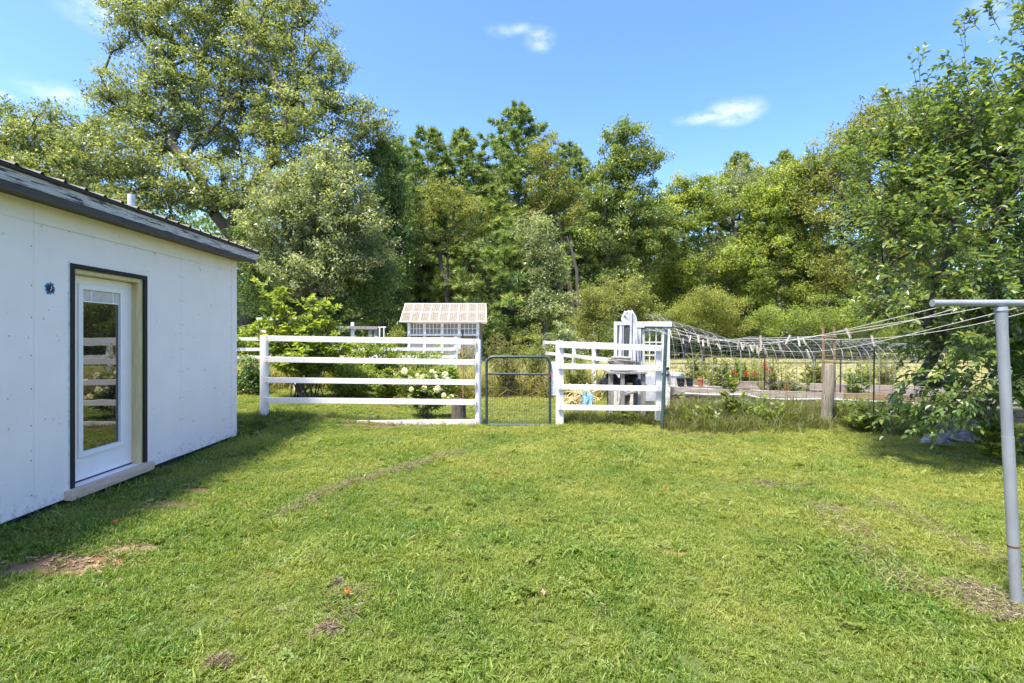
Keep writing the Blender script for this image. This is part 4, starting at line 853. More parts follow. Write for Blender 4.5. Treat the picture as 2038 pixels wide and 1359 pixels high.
# sparse shoots against the sky
for (px, py, tx, ty) in ((1835, 230, 1826, 95), (1790, 235, 1755, 180), (1925, 160, 1870, 110), (1925, 140, 1915, 30), (1990, 60, 1960, 10), (2010, 60, 2040, -20), (1950, 60, 1925, 25), (2000, 150, 1950, 120), (1800, 270, 1700, 255), (1760, 320, 1690, 262), (1880, 210, 1880, 140)):
    a = np.array(P(px, py, Yn))-base; b = np.array(P(tx, ty, Yn))-base
    for k in range(3):
        q = a+(b-a)*k/3; st_.append(q); dr_.append(b-q+rt.normal(size=3)*.05); LL.append(np.linalg.norm(b-q)+.02)
B, D, tw = sprigs(st_, dr_, LL, 9, .07, rt, .35, .95)
for i, w in enumerate(tw): mbs.tube(w, [.004, .003, .0015], 3, False)
mbs.build('trunk', bark, nt_)
sz = .076*(.7+.6*rt.random(len(B))); V = leaves(B, sz, rt, 8, .9, D, aspect=.5)
tint = np.clip(.42+.22*rt.normal(size=len(B)), 0, 1)
dist = np.linalg.norm(B+base-np.array([0, 0, CH]), axis=1); vis = np.abs((B+base)[:, 0]/(B+base)[:, 1]) < .99
near = np.argsort(dist+(~vis)*100)[:290]; mask = np.ones(len(B), bool); mask[near] = False
fast_mesh('foliage', V[mask], 4, lf_near, np.repeat(tint[mask], 2), nt_)['kind'] = 'stuff'
protos = []
for j in range(4):
    v = leaves(np.zeros((1, 3)), np.array([1.]), rt, 8, .9, np.array([[0, 1., 0]]), aspect=.5); protos.append(fast_mesh('leaf', v, 4, lf_near, [.25+.18*j]*2, False))
for i in near:
    o_ = link(bpy.data.objects.new('leaf', protos[int(rt.integers(4))])); o_.parent = nt_; o_.location = B[i]
    o_.rotation_euler = (Vector(D[i]).to_track_quat('Y', 'Z') @ Euler((0, rt.normal()*.5, 0)).to_quaternion()).to_euler(); s_ = float(sz[i]); o_.scale = (s_, s_, s_)
# upright garden bush
def stem_bush(name, label, cat, base, stems, nl, size, lm, bm, seed, thick=.012, lw=3, aspect=.5, sl=.3, k=8, low=.12):
    """stems: list of lists of points (relative). leaves set along the upper part, plus side sprigs"""
    r = np.random.default_rng(seed); t = thing(name, label, cat, tuple(base)); mb = MB(); S_, D_, L_ = [], [], []
    for pts in stems:
        pts = [np.array(p, float) for p in pts]; mb.tube(pts, list(np.linspace(thick, thick*.3, len(pts))), 5, False)
        for i in range(len(pts)-1):
            f = i/(len(pts)-1)
            if f < low: continue
            for _ in range(lw):
                q = pts[i]+(pts[i+1]-pts[i])*r.random(); a = r.random()*6.28; S_.append(q); D_.append(np.array([math.cos(a), math.sin(a), .55])+ (pts[i+1]-pts[i])*.5); L_.append(sl*(.5+.8*r.random())*(1.1-.5*f))
        S_.append(pts[-2]); D_.append(pts[-1]-pts[-2]); L_.append(np.linalg.norm(pts[-1]-pts[-2]))
    B, D, tw = sprigs(S_, D_, L_, nl, size, r, .2, .9)
    for w in tw: mb.tube(w, [.004, .003, .0015], 3, False)
    mb.build('stems', bm, t); V = leaves(B, size*(.6+.7*r.random(len(B))), r, k, .8, D, aspect=aspect)
    tint = np.clip(.45+.25*r.normal(size=len(B)), 0, 1); o = fast_mesh('foliage', V, 4, lm, np.repeat(tint, 2) if k == 8 else tint, t); o['kind'] = 'stuff'; return t
def mkstems(n, h, w, r, top=None, segs=6, base=0):
    out = []
    for i in range(n):
        a = r.random()*6.28; rad = w*(r.random()**.6); tx, ty = math.cos(a)*rad, math.sin(a)*rad*.7; hh = h*(.6+.45*r.random())*(1-.3*rad/w)
        if top and i < len(top): tx, hh = top[i]; ty = r.normal()*.15
        bxx = r.normal()*base; byy = r.normal()*base
        out.append([(bxx*(1-f)+tx*(f**1.3)+.04*math.sin(f*7+i), byy*(1-f)+ty*(f**1.3), hh*f) for f in np.linspace(0, 1, segs)])
    return out
r_ = np.random.default_rng(5); Yq = 11.3; bz = .16
tops = [((px-605)/F*Yq, Zp(py, Yq)-bz) for px, py in ((508, 560), (520, 600), (565, 582), (560, 610), (612, 596), (645, 600), (672, 612), (590, 640), (540, 640), (625, 630), (655, 640), (510, 650), (690, 655), (700, 680), (530, 690), (600, 680), (640, 690))]
stem_bush('hydrangea_bush', 'tall leafy yellow-green bush with upright shoots behind the five-rail fence', 'bush', (W(605, Yq), Yq, bz), mkstems(30, 1.9, 1.0, r_, tops, 8, .16), 8, .135, lf_rose, bark, 81, .014, 5, .45, .30, 8, .3)
# low green bushes behind the fence
def blob_bush(label, px, Y, top, wpx, lm, seed, leaf=.09, n=60, per=110, cat='bush', name='garden_bush', bottom=None):
    z1 = Zp(top, Y); z0 = 0; py_mid = HZ+(CH-z1*.52)*F/Y; ry = z1*.5*F/Y
    return broad_tree(name, label, cat, (W(px, Y), Y), [(W(px, Y), Y, 0), (W(px, Y), Y, z1*.3)], [(px, py_mid, wpx, ry, 0), (px-wpx*.4, py_mid+ry*.3, wpx*.6, ry*.7, -.1), (px+wpx*.4, py_mid+ry*.3, wpx*.6, ry*.65, .1)], Y, n, per, leaf, lm, bark, seed, (.12, .32), .7, .03, k=4)
blob_bush('green bush behind the fence just right of the tall leafy bush', 735, 13.0, 668, 60, lf_rose, 101, .075, 80, 110)
blob_bush('low yellow-green bush under the little greenhouse', 860, 15, 690, 60, lf_bright, 102, .07, 80, 110)
blob_bush('leafy bush behind the white hydrangea flowers', 850, 12.5, 705, 62, lf_rose, 103, .07, 80, 110)
blob_bush('leafy bush in front of the left arbor post', 495, 14.5, 640, 45, lf_rose, 104, .085, 60, 110)
blob_bush('rounded pale seed-head bush left of the greenhouse', 790, 17, 655, 24, lf_yellow, 105, .05, 50, 110)
blob_bush('small dark bush at left behind the shed corner beside dry grass', 500, 12, 708, 30, lf_dark, 106, .06, 50, 110)
blob_bush('feathery green bush left of the fence gate, under the far fence', 700, 11.8, 700, 45, lf_rose, 107, .065, 70, 110)
blob_bush('vine-covered bush beyond the gate in front of the woods', 1120, 20, 640, 48, lf_silver, 108, .08, 80, 110)
blob_bush('leafy rambling bush right of the greenhouse among tall weeds', 1060, 17.5, 652, 40, lf_yellow, 109, .06, 80, 110)
# white flowering hydrangea
Yw = 9.75; r_ = np.random.default_rng(6)
fl = [(797, 741), (806, 735), (812, 752), (830, 747), (836, 757), (843, 748), (857, 738), (863, 748), (868, 757), (885, 744), (893, 752), (822, 770), (848, 768), (872, 770), (818, 788), (837, 778), (860, 790), (885, 782), (893, 790), (845, 800), (829, 800), (877, 800), (899, 787)]
tops = [((px-845)/F*Yw, Zp(py, Yw)-.03) for px, py in fl]
hb = stem_bush('hydrangea_shrub', 'small hydrangea with white flower heads behind the five-rail fence near the gate', 'shrub', (W(845, Yw), Yw, .0), mkstems(28, .85, .4, r_, tops, 6, .08), 6, .085, lf_mid, bark, 82, .006, 3, .5, .2, 8, .3)
for i, (px, py) in enumerate(fl):
    m = 170; d = rnd_dirs(m, r_); rad = .038+.026*r_.random(); c = np.array([tops[i][0], r_.normal()*.12-.03, tops[i][1]]); pos = c+d*rad*np.array([1, 1, 1.15])*(.75+.3*r_.random(m))[:, None]
    fast_mesh('flower_head', leaves(pos, .028, r_, 4, .2, None, aspect=.9), 4, petal_m, r_.random(m), hb)
# tall feathery weeds right of the greenhouse, goldenrod
def weed(label, px, Y, top, wpx, n, lm, seed, name='goldenrod', size=.07, aspect=.18):
    r = np.random.default_rng(seed); h = Zp(top, Y)
    return stem_bush(name, label, 'weed', (W(px, Y), Y, 0), mkstems(n, h, wpx/F*Y, r, None, 7), 9, size, lm, bark_pale, seed, .006, 3, aspect, .16, k=4)
weed('tall feathery yellow-green weed directly right of the greenhouse', 985, 15, 640, 26, 40, lf_yellow, 111)
weed('feathery weed clump beyond the gate, left half', 1010, 13, 668, 34, 44, lf_yellow, 112)
weed('feathery weed clump beyond the gate, right half', 1065, 13.4, 660, 34, 44, lf_rose, 113)
weed('tall weeds in front of the distant white rail fence', 1150, 12.5, 700, 40, 44, lf_rose, 114)
weed('yellow weeds below the greenhouse windows', 925, 17, 668, 34, 40, lf_yellow, 115)
weed('airy yellow weed clump left of the empty window frame', 722, 16, 648, 28, 40, lf_yellow, 116)
weed('straggly plants in the raised bed behind the plant pots', 1430, 11.1, 705, 50, 44, lf_rose, 117, 'bed_plant', .07, .3)
weed('pale straggly plants inside the hoop tunnel, middle', 1545, 11.3, 712, 45, 36, lf_yellow, 118, 'bed_plant', .06, .25)
weed('dark pepper-like plant behind the short steel stake', 1700, 11.1, 735, 24, 14, lf_mid, 119, 'bed_plant', .09, .35)
weed('thin green plants in the bed left of the thick post', 1590, 11.0, 745, 24, 14, lf_mid, 120, 'bed_plant', .09, .2)
weed('yellow goldenrod in the field edge behind the hoop tunnel end', 1760, 15, 690, 60, 40, lf_yellow, 121)
weed('yellow goldenrod strip behind the hoop tunnel, left part', 1500, 16, 695, 90, 50, lf_yellow, 122)
weed('broad-leafed vine climbing the wire fence beside the short plank fence', 1457, 8.95, 722, 26, 5, lf_rose, 123, 'climbing_vine', .08, .6)
weed('leafy weeds at the foot of the near dark-leafed tree', 1985, 6.2, 828, 40, 18, lf_rose, 124, 'leafy_weed', .09, .45)
weed('light green weeds under the near dark-leafed tree, left side', 1720, 8.2, 808, 46, 22, lf_rose, 125, 'leafy_weed', .07, .45)
weed('low green garden plants right of the tall leafy bush', 770, 11.2, 725, 48, 34, lf_rose, 126, 'garden_plant', .09, .35)
for (px, Y, top, wpx, n, lm, sd_, lab) in ((1385, 12.6, 700, 40, 40, lf_yellow, 131, 'tall pale weeds rising behind the terracotta pot'), (1475, 12.4, 700, 36, 40, lf_rose, 132, 'tall green weeds inside the hoop tunnel behind the climbing vine'), (1625, 12.6, 712, 40, 40, lf_yellow, 133, 'pale weeds behind the thick wooden post'),
        (1715, 12.8, 715, 40, 36, lf_rose, 134, 'green weeds inside the right end of the hoop tunnel'), (1395, 9.35, 805, 26, 22, lf_rose, 135, 'leafy weeds below the potting shelf at the wire fence'), (1540, 9.2, 812, 30, 26, lf_mid, 136, 'dark leafy weeds at the wire fence midway to the thick post'), (1700, 8.9, 800, 26, 24, lf_rose, 137, 'leafy weeds at the wire fence right of the thick post'),
        (1240, 9.2, 815, 26, 18, lf_rose, 138, 'leafy weeds growing around the bench legs')):
    weed(lab, px, Y, top, wpx, n, lm, sd_, 'garden_weed', .075, .3)
# red flower spikes
for j, (px, py, dx, dy) in enumerate(((1522, 727, 6, 10), (1526, 735, 5, 9), (1503, 745, 8, 6), (1566, 770, 2, 5), (1462, 740, 2, 5), (1486, 744, 2, 4))):
    m = 34; t_ = r_.random(m); pos = np.array([P(px+dx*(a-.5)*1.6, py+dy*(a-.5)*1.6, 10.8) for a in t_])+r_.normal(size=(m, 3))*.018
    tg = fast_mesh('flower_spike', leaves(pos, .035, r_, 4, .3, None, aspect=.6), 4, red_m, r_.random(m)); tag(tg, ['upper red flower spike beside the dark stake', 'lower red flower spike beside the dark stake', 'drooping red flower spike left of the dark stake', 'small red bloom above the front planks of the raised bed', 'red bloom left of the climbing vine', 'small red bloom right of the climbing vine'][j], 'flower')
# cedar at the right edge
rc = np.random.default_rng(91); ce = thing('arborvitae', 'bright green arborvitae at the right edge beside the clothesline pole', 'shrub', (6.6, 6.15, 0)); n = 5200
a = rc.random(n)*6.28; zz = rc.random(n)*1.45+.62; rr2 = .62*np.sqrt(np.clip(1-((zz-1.25)/.85)**2, .02, 1)); pos = np.stack([np.cos(a)*rr2*(.85+.2*rc.random(n))+.12*np.sin(zz*9+a*3)*0, np.sin(a)*rr2*(.85+.2*rc.random(n)), zz], 1)
dv = np.stack([np.cos(a), np.sin(a), .8+0*a], 1)+rc.normal(size=(n, 3))*.35; dv /= np.linalg.norm(dv, axis=1, keepdims=True)
ce.location = (6.72, 6.1, 0)
fast_mesh('foliage', leaves(pos, .10, rc, 4, .2, dv, aspect=.35), 4, lf_cedar, np.clip(.5+.25*rc.normal(size=n), 0, 1), ce)
MB().tube([(0, 0, 0), (0, 0, 1.6)], [.05, .02], 8).build('trunk', bark, ce)
# white debris under the tree
sheet_grey = mat('grey_sheet', (.36, .35, .34), (.12, .12, .12), .6, 9, bump=.5, bscale=12)
crumple('plastic_sheet', sheet_grey, (W(1885, 7.6), 7.6, .06), .22, .16, .2, 21, 'large grey-white plastic sheet crumpled under the near tree', 'sheet')
crumple('plastic_sheet', sheet_grey, (W(1945, 7.0), 7.0, .12), .20, .15, .17, 22, 'small white plastic sheet scrap near the foot of the near tree', 'sheet', 10)
crumple('plastic_sheet', sheet_grey, (W(1865, 7.1), 7.1, .08), .16, .12, .12, 23, 'white plastic scrap low in the weeds left of the near tree', 'sheet', 10)
pd = thing('pallet_stack', 'dark boards stacked on the ground behind the near tree', 'boards', (7.9, 8.3, 0))
for k in range(2): MB().box(-1.3, 1.2, -.1+.02*k, .05+.02*k, .10+k*.15, .235+k*.15).build('plank', found_m, pd, .004)
tag(MB().tube([(7.02, 6.75, .15), (7.02, 6.75, .62)], [.17, .2], 18).build('bucket', plastic_w), 'grey-white bucket at the right edge beyond the clothesline pole', 'bucket')

# ------------------------------------------------------------------ grass
tufts = bpy.data.collections.new('grass_sources')
def grassmat(name, a, b, c, dry):
    m, nt, l, out = newmat(name)
    at = N(nt, 'ShaderNodeAttribute'); at.attribute_name = 'tint'
    r = ramp(nt, [(0, a), (1, c), (.5, b)]); l.new(at.outputs['Fac'], r.inputs[0])
    g = N(nt, 'ShaderNodeNewGeometry')
    n1 = N(nt, 'ShaderNodeTexNoise', Scale=1.1, Detail=6.0, Roughness=.65); l.new(g.outputs['Position'], n1.inputs['Vector'])
    sep = N(nt, 'ShaderNodeSeparateXYZ'); l.new(g.outputs['Position'], sep.inputs[0])
    # lusher towards the camera and the left, drier towards the right and the fence
    k = N(nt, 'ShaderNodeMath', operation='MULTIPLY_ADD'); l.new(sep.outputs['X'], k.inputs[0]); k.inputs[1].default_value = .016; l.new(n1.outputs[0], k.inputs[2])
    k2 = N(nt, 'ShaderNodeMath', operation='MULTIPLY_ADD'); l.new(sep.outputs['Y'], k2.inputs[0]); k2.inputs[1].default_value = .022; l.new(k.outputs[0], k2.inputs[2])
    rr = ramp(nt, [(.48, (0, 0, 0)), (.78, (.95, .95, .95))]); l.new(k2.outputs[0], rr.inputs[0])
    mx = N(nt, 'ShaderNodeMixRGB'); l.new(rr.outputs[0], mx.inputs[0]); l.new(r.outputs[0], mx.inputs[1]); mx.inputs[2].default_value = (*dry, 1)
    n2 = N(nt, 'ShaderNodeTexNoise', Scale=5.0, Detail=5.0, Roughness=.7); l.new(g.outputs['Position'], n2.inputs['Vector'])
    r2 = ramp(nt, [(.56, (0, 0, 0)), (.74, (.6, .6, .6))]); l.new(n2.outputs[0], r2.inputs[0])
    m2 = N(nt, 'ShaderNodeMixRGB'); l.new(r2.outputs[0], m2.inputs[0]); l.new(mx.outputs[0], m2.inputs[1]); m2.inputs[2].default_value = (.29, .265, .13, 1)
    bs = N(nt, 'ShaderNodeBsdfPrincipled', Roughness=.45); bs.inputs['Specular IOR Level'].default_value = .35; l.new(m2.outputs[0], bs.inputs['Base Color'])
    tr = N(nt, 'ShaderNodeBsdfTranslucent'); ml = N(nt, 'ShaderNodeMixRGB', blend_type='MULTIPLY'); ml.inputs[0].default_value = 1; l.new(m2.outputs[0], ml.inputs[1]); ml.inputs[2].default_value = (1.7, 1.6, .8, 1); l.new(ml.outputs[0], tr.inputs[0])
    ms = N(nt, 'ShaderNodeMixShader'); ms.inputs[0].default_value = .42; l.new(bs.outputs[0], ms.inputs[1]); l.new(tr.outputs[0], ms.inputs[2]); l.new(ms.outputs[0], out.inputs[0]); return m
lawn_m = grassmat('lawn_blade', (.04, .085, .010), (.126, .222, .028), (.285, .345, .075), (.295, .315, .07))
tall_m = grassmat('tall_blade', (.03, .065, .014), (.075, .13, .026), (.17, .21, .06), (.15, .16, .05))
def tuft(name, n, h, rad, w, m, seed, bend=.6, straw=.08):
    r = np.random.default_rng(seed); V = []; T = []
    for i in range(n):
        a = r.random()*6.28; b = np.array([math.cos(a), math.sin(a), 0])*rad*math.sqrt(r.random()); da = r.random()*6.28; d = np.array([math.cos(da), math.sin(da), 0]); s = np.array([-d[1], d[0], 0])*w*(.6+.8*r.random())
        H = h*(.5+.7*r.random()); bd = bend*(.2+r.random()); p1 = b+np.array([0, 0, H*.55])+d*H*bd*.35; p2 = b+np.array([0, 0, H*(1-.3*bd)])+d*H*bd
        V += [b-s*.5, b+s*.5, p1+s*.45, p1-s*.45, p1-s*.45, p1+s*.45, p2+s*.06, p2-s*.06]; t_ = 1.0 if r.random() < straw else np.clip(.43+.31*r.normal(), 0, .95); T += [t_, min(1, t_+.08)]
    me = fast_mesh(name, np.array(V), 4, m, T, False); o = bpy.data.objects.new(name, me); return o
def coll(name, objs):
    c = bpy.data.collections.new(name)
    for o in objs: c.objects.link(o)
    return c
def clover(name, n, h, rad, m, seed):
    r = np.random.default_rng(seed); V = []; T = []
    for i in range(n):
        a = r.random()*6.28; c = np.array([math.cos(a)*rad*r.random()**.5, math.sin(a)*rad*r.random()**.5, h*(.5+.6*r.random())])
        for j in range(3):
            b = j*2.09+a; d = np.array([math.cos(b), math.sin(b), .15]); s = np.array([-d[1], d[0], 0])*.006; V += [c, c+d*.008+s, c+d*.015, c+d*.008-s]; T += [np.clip(.3+.2*r.normal(), 0, 1)]
    return bpy.data.objects.new(name, fast_mesh(name, np.array(V), 4, m, T, False))
weed_m = grassmat('weed_blade', (.09, .12, .03), (.19, .22, .06), (.33, .34, .12), (.30, .28, .11))
c_lawn = coll('lawn_tufts', [tuft('lawn_tuft_%s' % w, 26, .043, .042, .005, lawn_m, 200+i, .95) for i, w in enumerate(('fine', 'curly', 'short', 'leaning', 'thick'))]+[clover('clover_tuft', 14, .028, .045, lawn_m, 210)])
c_long = coll('long_tufts', [tuft('long_tuft_%s' % w, 22, .26, .06, .006, tall_m, 220+i, .8, .15) for i, w in enumerate(('fine', 'bent', 'straw'))])
c_weed = coll('weed_tufts', [tuft('weed_tuft_%s' % w, 22, .26, .06, .006, weed_m, 240+i, .8, .15) for i, w in enumerate(('fine', 'bent', 'straw'))])
def scatter(name, label, pts, scl, nvar, col, m, seed, tilt=.25):
    r = np.random.default_rng(seed); n = len(pts); me = bpy.data.meshes.new(name); me.vertices.add(n); me.vertices.foreach_set('co', np.asarray(pts, np.float32).ravel())
    for nm, ty, arr in (('scl', 'FLOAT_VECTOR', scl), ('rot', 'FLOAT_VECTOR', np.stack([r.normal(size=n)*tilt, r.normal(size=n)*tilt, r.random(n)*6.28], 1))):
        at = me.attributes.new(nm, ty, 'POINT'); at.data.foreach_set('vector', np.asarray(arr, np.float32).ravel())
    at = me.attributes.new('pick', 'INT', 'POINT'); at.data.foreach_set('value', nvar(r, n).astype(np.int32)); me.materials.append(m)
    o = link(bpy.data.objects.new(name, me)); tag(o, label, 'grass', kind='stuff')
    ng = bpy.data.node_groups.new(name+'_nodes', 'GeometryNodeTree'); ng.interface.new_socket('Geometry', in_out='INPUT', socket_type='NodeSocketGeometry'); ng.interface.new_socket('Geometry', in_out='OUTPUT', socket_type='NodeSocketGeometry')
    gi = ng.nodes.new('NodeGroupInput'); go_ = ng.nodes.new('NodeGroupOutput'); ip = ng.nodes.new('GeometryNodeInstanceOnPoints'); ci = ng.nodes.new('GeometryNodeCollectionInfo')
    ci.inputs['Collection'].default_value = col; ci.inputs['Separate Children'].default_value = True; ci.inputs['Reset Children'].default_value = True; ip.inputs['Pick Instance'].default_value = True
    def na(nm, ty): q = ng.nodes.new('GeometryNodeInputNamedAttribute'); q.data_type = ty; q.inputs[0].default_value = nm; return q.outputs[0]
    L = ng.links; L.new(gi.outputs[0], ip.inputs['Points']); L.new(ci.outputs[0], ip.inputs['Instance']); L.new(na('pick', 'INT'), ip.inputs['Instance Index']); L.new(na('rot', 'FLOAT_VECTOR'), ip.inputs['Rotation']); L.new(na('scl', 'FLOAT_VECTOR'), ip.inputs['Scale']); L.new(ip.outputs[0], go_.inputs[0])
    o.modifiers.new('scatter', 'NODES').node_group = ng; return o
def noise2(x, y, s, seed=0):
    r = np.random.default_rng(seed); v = 0
    for o_ in range(5):
        a = r.random()*6.28; f = s*(1.6**o_); v = v+np.sin((x*math.cos(a)+y*math.sin(a))*f+r.random()*6.28)*np.sin((x*-math.sin(a)+y*math.cos(a))*f*1.2+r.random()*6.28)/(1.3**o_)
    return v
def dirtw(x, y):
    w = np.zeros_like(x)
    for (px, py, rx, ry, c) in DIRT:
        q = G(px, py); w = np.maximum(w, np.clip(1.25-np.sqrt(((x-q.x)/rx)**2+((y-q.y)/ry)**2), 0, 1)*1.3)
    return np.clip(w, 0, 1)
def sample(n, y0, y1, powr, xr=1.08):
    r = rng; y = y0+(y1-y0)*r.random(n)**powr; x = (r.random(n)*2-1)*(y*xr+.4); return x, y
# lawn: density per area roughly constant to 5 m, thinning beyond
X = []; Yv = []
for y0, y1, dens in ((1.7, 3, 1500), (3, 4.5, 1250), (4.5, 6.5, 900), (6.5, 9.2, 620), (9.2, 13, 260)):
    area = (y1-y0)*(y0+y1)*1.06; m = int(area*dens); y = y0+(y1-y0)*rng.random(m); y = y0+(y1-y0)*np.sqrt(rng.random(m)*(1-(y0/y1)**2)+(y0/y1)**2) if False else y; x = (rng.random(m)*2-1)*(y1*1.06); k = np.abs(x) < y*1.06+.3; X.append(x[k]); Yv.append(y[k])
x = np.concatenate(X); y = np.concatenate(Yv)
keep = ~((x+.0334*y < WX-.0) & (y < 8.25)) & (rng.random(len(x)) > dirtw(x, y)*.93)
x = x[keep]; y = y[keep]; z = gz(x, y); nzv = noise2(x, y, 1.5, 3)
s = .75+.16*nzv+.25*rng.random(len(x)); shade = S((-2.9-(x+.0334*y))/1.0)*(y < 8.4); s = s*(1+.45*shade)*(1+.12*(y > 6)); s = np.clip(s, .45, 1.9)
big = (rng.random(len(x)) < .03); s = np.where(big, s*1.7, s)
scatter('lawn_grass', 'short mown yellow-green lawn grass in the yard', np.stack([x, y, z-.002], 1), np.stack([s, s, s*(.9+.3*rng.random(len(x)))], 1), lambda r, n: np.where(r.random(n) < .15, 0, r.integers(1, 6, n)), c_lawn, lawn_m, 301)
def strip(pts, n, w, r):
    pts = [np.array(p) for p in pts]; sg = np.array([np.linalg.norm(pts[i+1]-pts[i]) for i in range(len(pts)-1)]); k = r.choice(len(sg), n, p=sg/sg.sum()); f = r.random(n); a = np.array(pts)[k]; b = np.array(pts)[k+1]; q = a+(b-a)*f[:, None]; d = (b-a)/np.linalg.norm(b-a, axis=1, keepdims=True)
    return q+np.stack([-d[:, 1], d[:, 0]], 1)*(r.normal(size=n)*w)[:, None]
r3 = np.random.default_rng(33)
groups = [strip([(2.55, 8.8), (3.5, 8.75), (5.4, 8.75), (6.3, 8.2), (7.4, 7.3)], 900, .28, r3), strip([(2.6, 9.3), (5.5, 9.4), (7.5, 8.6)], 620, .35, r3), strip([(.9, 9.25), (2.6, 9.2)], 240, .18, r3),
          strip([(-4.4, 9.0), (-.6, 9.0)], 210, .12, r3), strip([(-4.2, 8.3), (-4.35, 9.0)], 30, .1, r3), strip([(.8, 9.0), (2.5, 9.0)], 70, .08, r3)]
hs_ = [1.15, 1.3, .85, .5, .6, .6]
pp = np.vstack(groups); ss = np.concatenate([np.full(len(g), h) for g, h in zip(groups, hs_)])*(.5+.7*r3.random(len(pp))); k = ~((pp[:, 0]+.0334*pp[:, 1] < WX) & (pp[:, 1] < 8.25)) & ~((np.abs(pp[:, 0]-5.36+.6*(8.77-pp[:, 1])*0) < .2) & (pp[:, 1] < 8.9) & (rng.random(len(pp)) < .8)); pp = pp[k]; ss = ss[k]
scatter('long_grass', 'long uncut grass along the foot of the fences', np.stack([pp[:, 0], pp[:, 1], gz(pp[:, 0], pp[:, 1])-.01], 1), np.stack([ss, ss, ss], 1), lambda r, n: r.integers(0, 3, n), c_long, tall_m, 302, .3)
# shaggy strip beside the shed
q = strip([(WX+.03+3.6*0-.03, 1.5), (WX-.26, 8.2)], 520, .05, r3); q[:, 0] = np.maximum(q[:, 0], WX-.0334*q[:, 1]+.02)+np.abs(r3.normal(size=len(q)))*.10; ss = .22+.2*r3.random(len(q))
scatter('edge_grass', 'untrimmed grass at the foot of the shed wall', np.stack([q[:, 0], q[:, 1], gz(q[:, 0], q[:, 1])-.01], 1), np.stack([ss, ss, ss], 1), lambda r, n: r.integers(0, 3, n), c_long, tall_m, 303, .5)
wk = strip([(2.7, 8.95), (3.6, 8.95), (5.3, 8.95), (6.4, 8.5), (7.6, 7.6)], 110, .2, r3); wk = wk[~((np.abs(wk[:, 0]-5.32) < .3) & (wk[:, 1] < 8.95))]; wsz = .5+.7*r3.random(len(wk))
broadw = coll('broad_weeds', [bpy.data.objects.new('broad_weed_%s' % w, fast_mesh('broad_weed_%s' % w, np.concatenate([leaves(np.stack([r3.normal(size=46)*.05, r3.normal(size=46)*.05, r3.random(46)*.34], 1), .07, r3, 4, .8, None, aspect=.45)]), 4, lf_mid if w == 'dark' else lf_rose, np.clip(.45+.25*r3.normal(size=46), 0, 1), False)) for w in ('dark', 'light')])
scatter('leafy_weeds', 'broad-leaved green weeds growing through the foot of the wire fence', np.stack([wk[:, 0], wk[:, 1], gz(wk[:, 0], wk[:, 1])], 1), np.stack([wsz, wsz, wsz], 1), lambda r, n: r.integers(0, 2, n), broadw, lf_mid, 306, .3)
# meadow beyond
m = 5200; y = 12+26*rng.random(m)**1.3; x = (rng.random(m)*2-1)*(y*1.05); ss = .7+.5*rng.random(m)
low = (x > 2.2) | ((y < 14) & (x < 1.5)); ss = np.where(low, ss*.45, ss*1.5)
scatter('meadow_grass', 'dry yellowish meadow grass beyond the garden', np.stack([x, y, gz(x, y)-.01], 1), np.stack([ss*2, ss*2, ss], 1), lambda r, n: r.integers(0, 3, n), c_weed, weed_m, 304)
# weeds under the treeline beyond the gate
m = 1500; y = 13+5*rng.random(m); x = -9+11.5*rng.random(m); ss = 1.8+1.6*rng.random(m)
k = ~((x > -1) & (x < 1.2) & (y < 12.5)); scatter('tall_weeds', 'tall tangled weeds in the old garden before the woods', np.stack([x, y, gz(x, y)-.01], 1)[k], np.stack([ss*1.4, ss*1.4, ss], 1)[k], lambda r, n: r.integers(0, 3, n), c_weed, weed_m, 305)

# clippings lying on the lawn
rc = np.random.default_rng(44)
def clip(ptspx, n, w):
    return strip([G(*p)[:2] for p in ptspx], n, w, rc)
cs = [clip([(545, 1032), (640, 985), (720, 960), (800, 938), (870, 915), (925, 898)], 3600, .06), clip([(1630, 1010), (1700, 1060), (1760, 1130), (1830, 1190)], 2600, .10), clip([(1740, 1000), (1850, 1050), (2000, 1130)], 1000, .07), clip([(1880, 1160), (1960, 1200), (2038, 1240)], 2600, .10), clip([(1200, 859), (1300, 864), (1420, 870)], 900, .07),
      clip([(630, 846), (760, 852), (940, 850)], 1800, .10), clip([(640, 1290), (700, 1180), (700, 1240)], 300, .07), clip([(200, 1040), (420, 930), (480, 890)], 900, .16), clip([(1500, 965), (1640, 975)], 500, .1), clip([(90, 1130), (300, 1090)], 700, .14)]
q = np.vstack(cs); hump = rc.random(len(q))**1.5*.035; pos = np.stack([q[:, 0], q[:, 1], gz(q[:, 0], q[:, 1])+.012+hump], 1)
dv = rnd_dirs(len(pos), rc); dv[:, 2] *= .3; dv /= np.linalg.norm(dv, axis=1, keepdims=True)
ob = fast_mesh('grass_clippings', leaves(pos, .05, rc, 3, .5, dv, aspect=.09), 3, clip_m, np.clip(.45+.25*rc.normal(size=len(pos)), 0, 1)); tag(ob, 'rows of dry brown grass clippings lying on the lawn', 'clippings', kind='stuff')
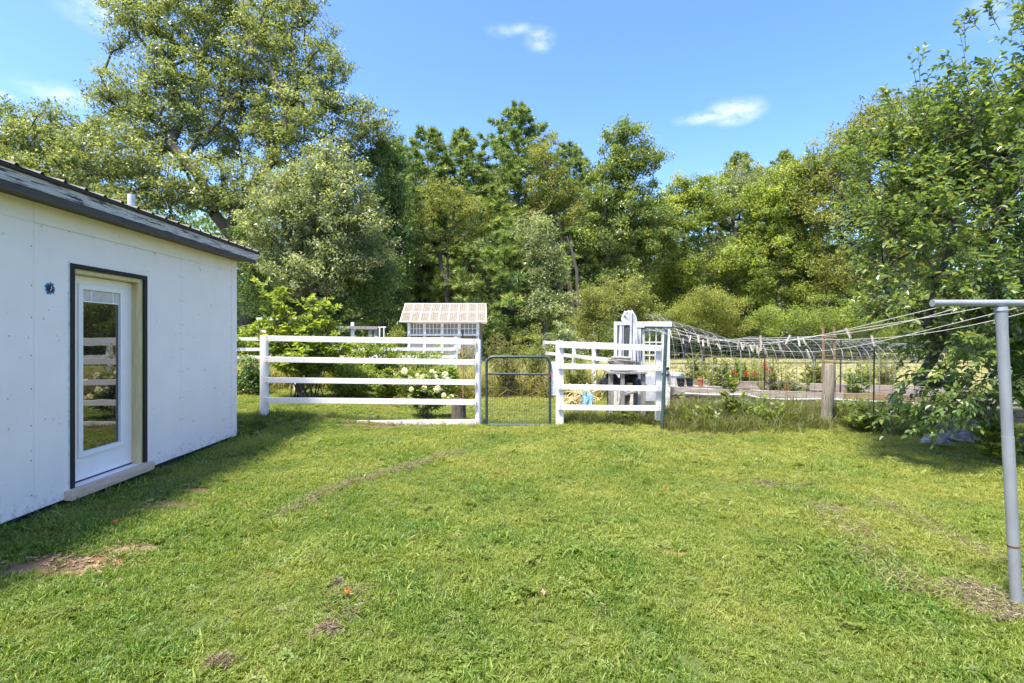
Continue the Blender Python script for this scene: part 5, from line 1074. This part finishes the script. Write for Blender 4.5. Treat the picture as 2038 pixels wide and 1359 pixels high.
def clump(label, px, py, rx, ry, h, n):
    c = G(px, py); d = rc.normal(size=(n, 2))*.45; hh = h*np.exp(-(d**2).sum(1)*2)*rc.random(n); pos = np.stack([d[:, 0]*rx, d[:, 1]*ry, hh+.01], 1); dv = rnd_dirs(n, rc); dv[:, 2] *= .5; dv /= np.linalg.norm(dv, axis=1, keepdims=True)
    o = fast_mesh('clipping_clump', leaves(pos, .06, rc, 3, .5, dv, aspect=.06), 3, clip_m, np.clip(.4+.25*rc.normal(size=n), 0, 1)); o.location = c; tag(o, label, 'clippings')
clump('matted clump of dry clippings at the bottom of the lawn', 440, 1325, .10, .06, .05, 900)
clump('brown clump of clippings beside the orange leaf', 668, 1170, .06, .05, .04, 350)
clump('small matted clump near the bottom centre-left of the lawn', 650, 1262, .08, .08, .04, 500)
# fallen leaves and chips
for (px, py, s_, m, lab) in ((692, 1196, .024, orange_m, 'bright orange fallen leaf on the lawn beside a brown clump'), (230, 1047, .026, orange_m, 'orange fallen leaf near the shed door'), (650, 1034, .014, orange_m, 'tiny orange leaf beside the row of clippings'),
                             (1082, 1197, .022, pink_m, 'small pink petal lying in the middle of the lawn'), (1324, 974, .019, red_m, 'small dark red leaf on the right half of the lawn')):
    c = G(px, py); v = []; n_ = 9
    f = [( (1+.45*(i % 2))*s_*.6*math.cos(i*6.283/n_), (1+.45*(i % 2))*s_*.6*math.sin(i*6.283/n_), .02*math.sin(i*2.3)*s_/.03) for i in range(n_)]
    mb = MB(); mb.v = [Vector((0, 0, .012))]+[Vector(p) for p in f]; mb.f = [(0, i+1, (i+1) % n_+1) for i in range(n_)]; ob = mb.build('fallen_leaf', m); ob.location = c+Vector((0, 0, .042)); ob.rotation_euler = (.25, -.2, px)
    at = ob.data.attributes.new('tint', 'FLOAT', 'FACE'); at.data.foreach_set('value', [.5]*n_); tag(ob, lab, 'leaf')
ch = MB(); r4 = random.Random(9)
for i in range(70):
    c = G(r4.gauss(160, 70), r4.gauss(1118, 16)); a = r4.random()*3.14; l = r4.uniform(.012, .035); m_ = Matrix.Translation(c+Vector((0, 0, .008))) @ Matrix.Rotation(a, 4, 'Z') @ Matrix.Rotation(r4.uniform(-.4, .4), 4, 'X'); ch.box(-l, l, -l*.35, l*.35, -.004, .004, m_)
tag(ch.build('wood_chips', mat('wood_chip', (.38, .24, .15), (.24, .13, .08), .85, 30)), 'scattered wood chips on the bare soil near the shed', 'wood chips', kind='stuff')
print('objects', len(sc.objects), 'tris', sum(len(o.data.polygons) for o in sc.objects if o.type == 'MESH'))
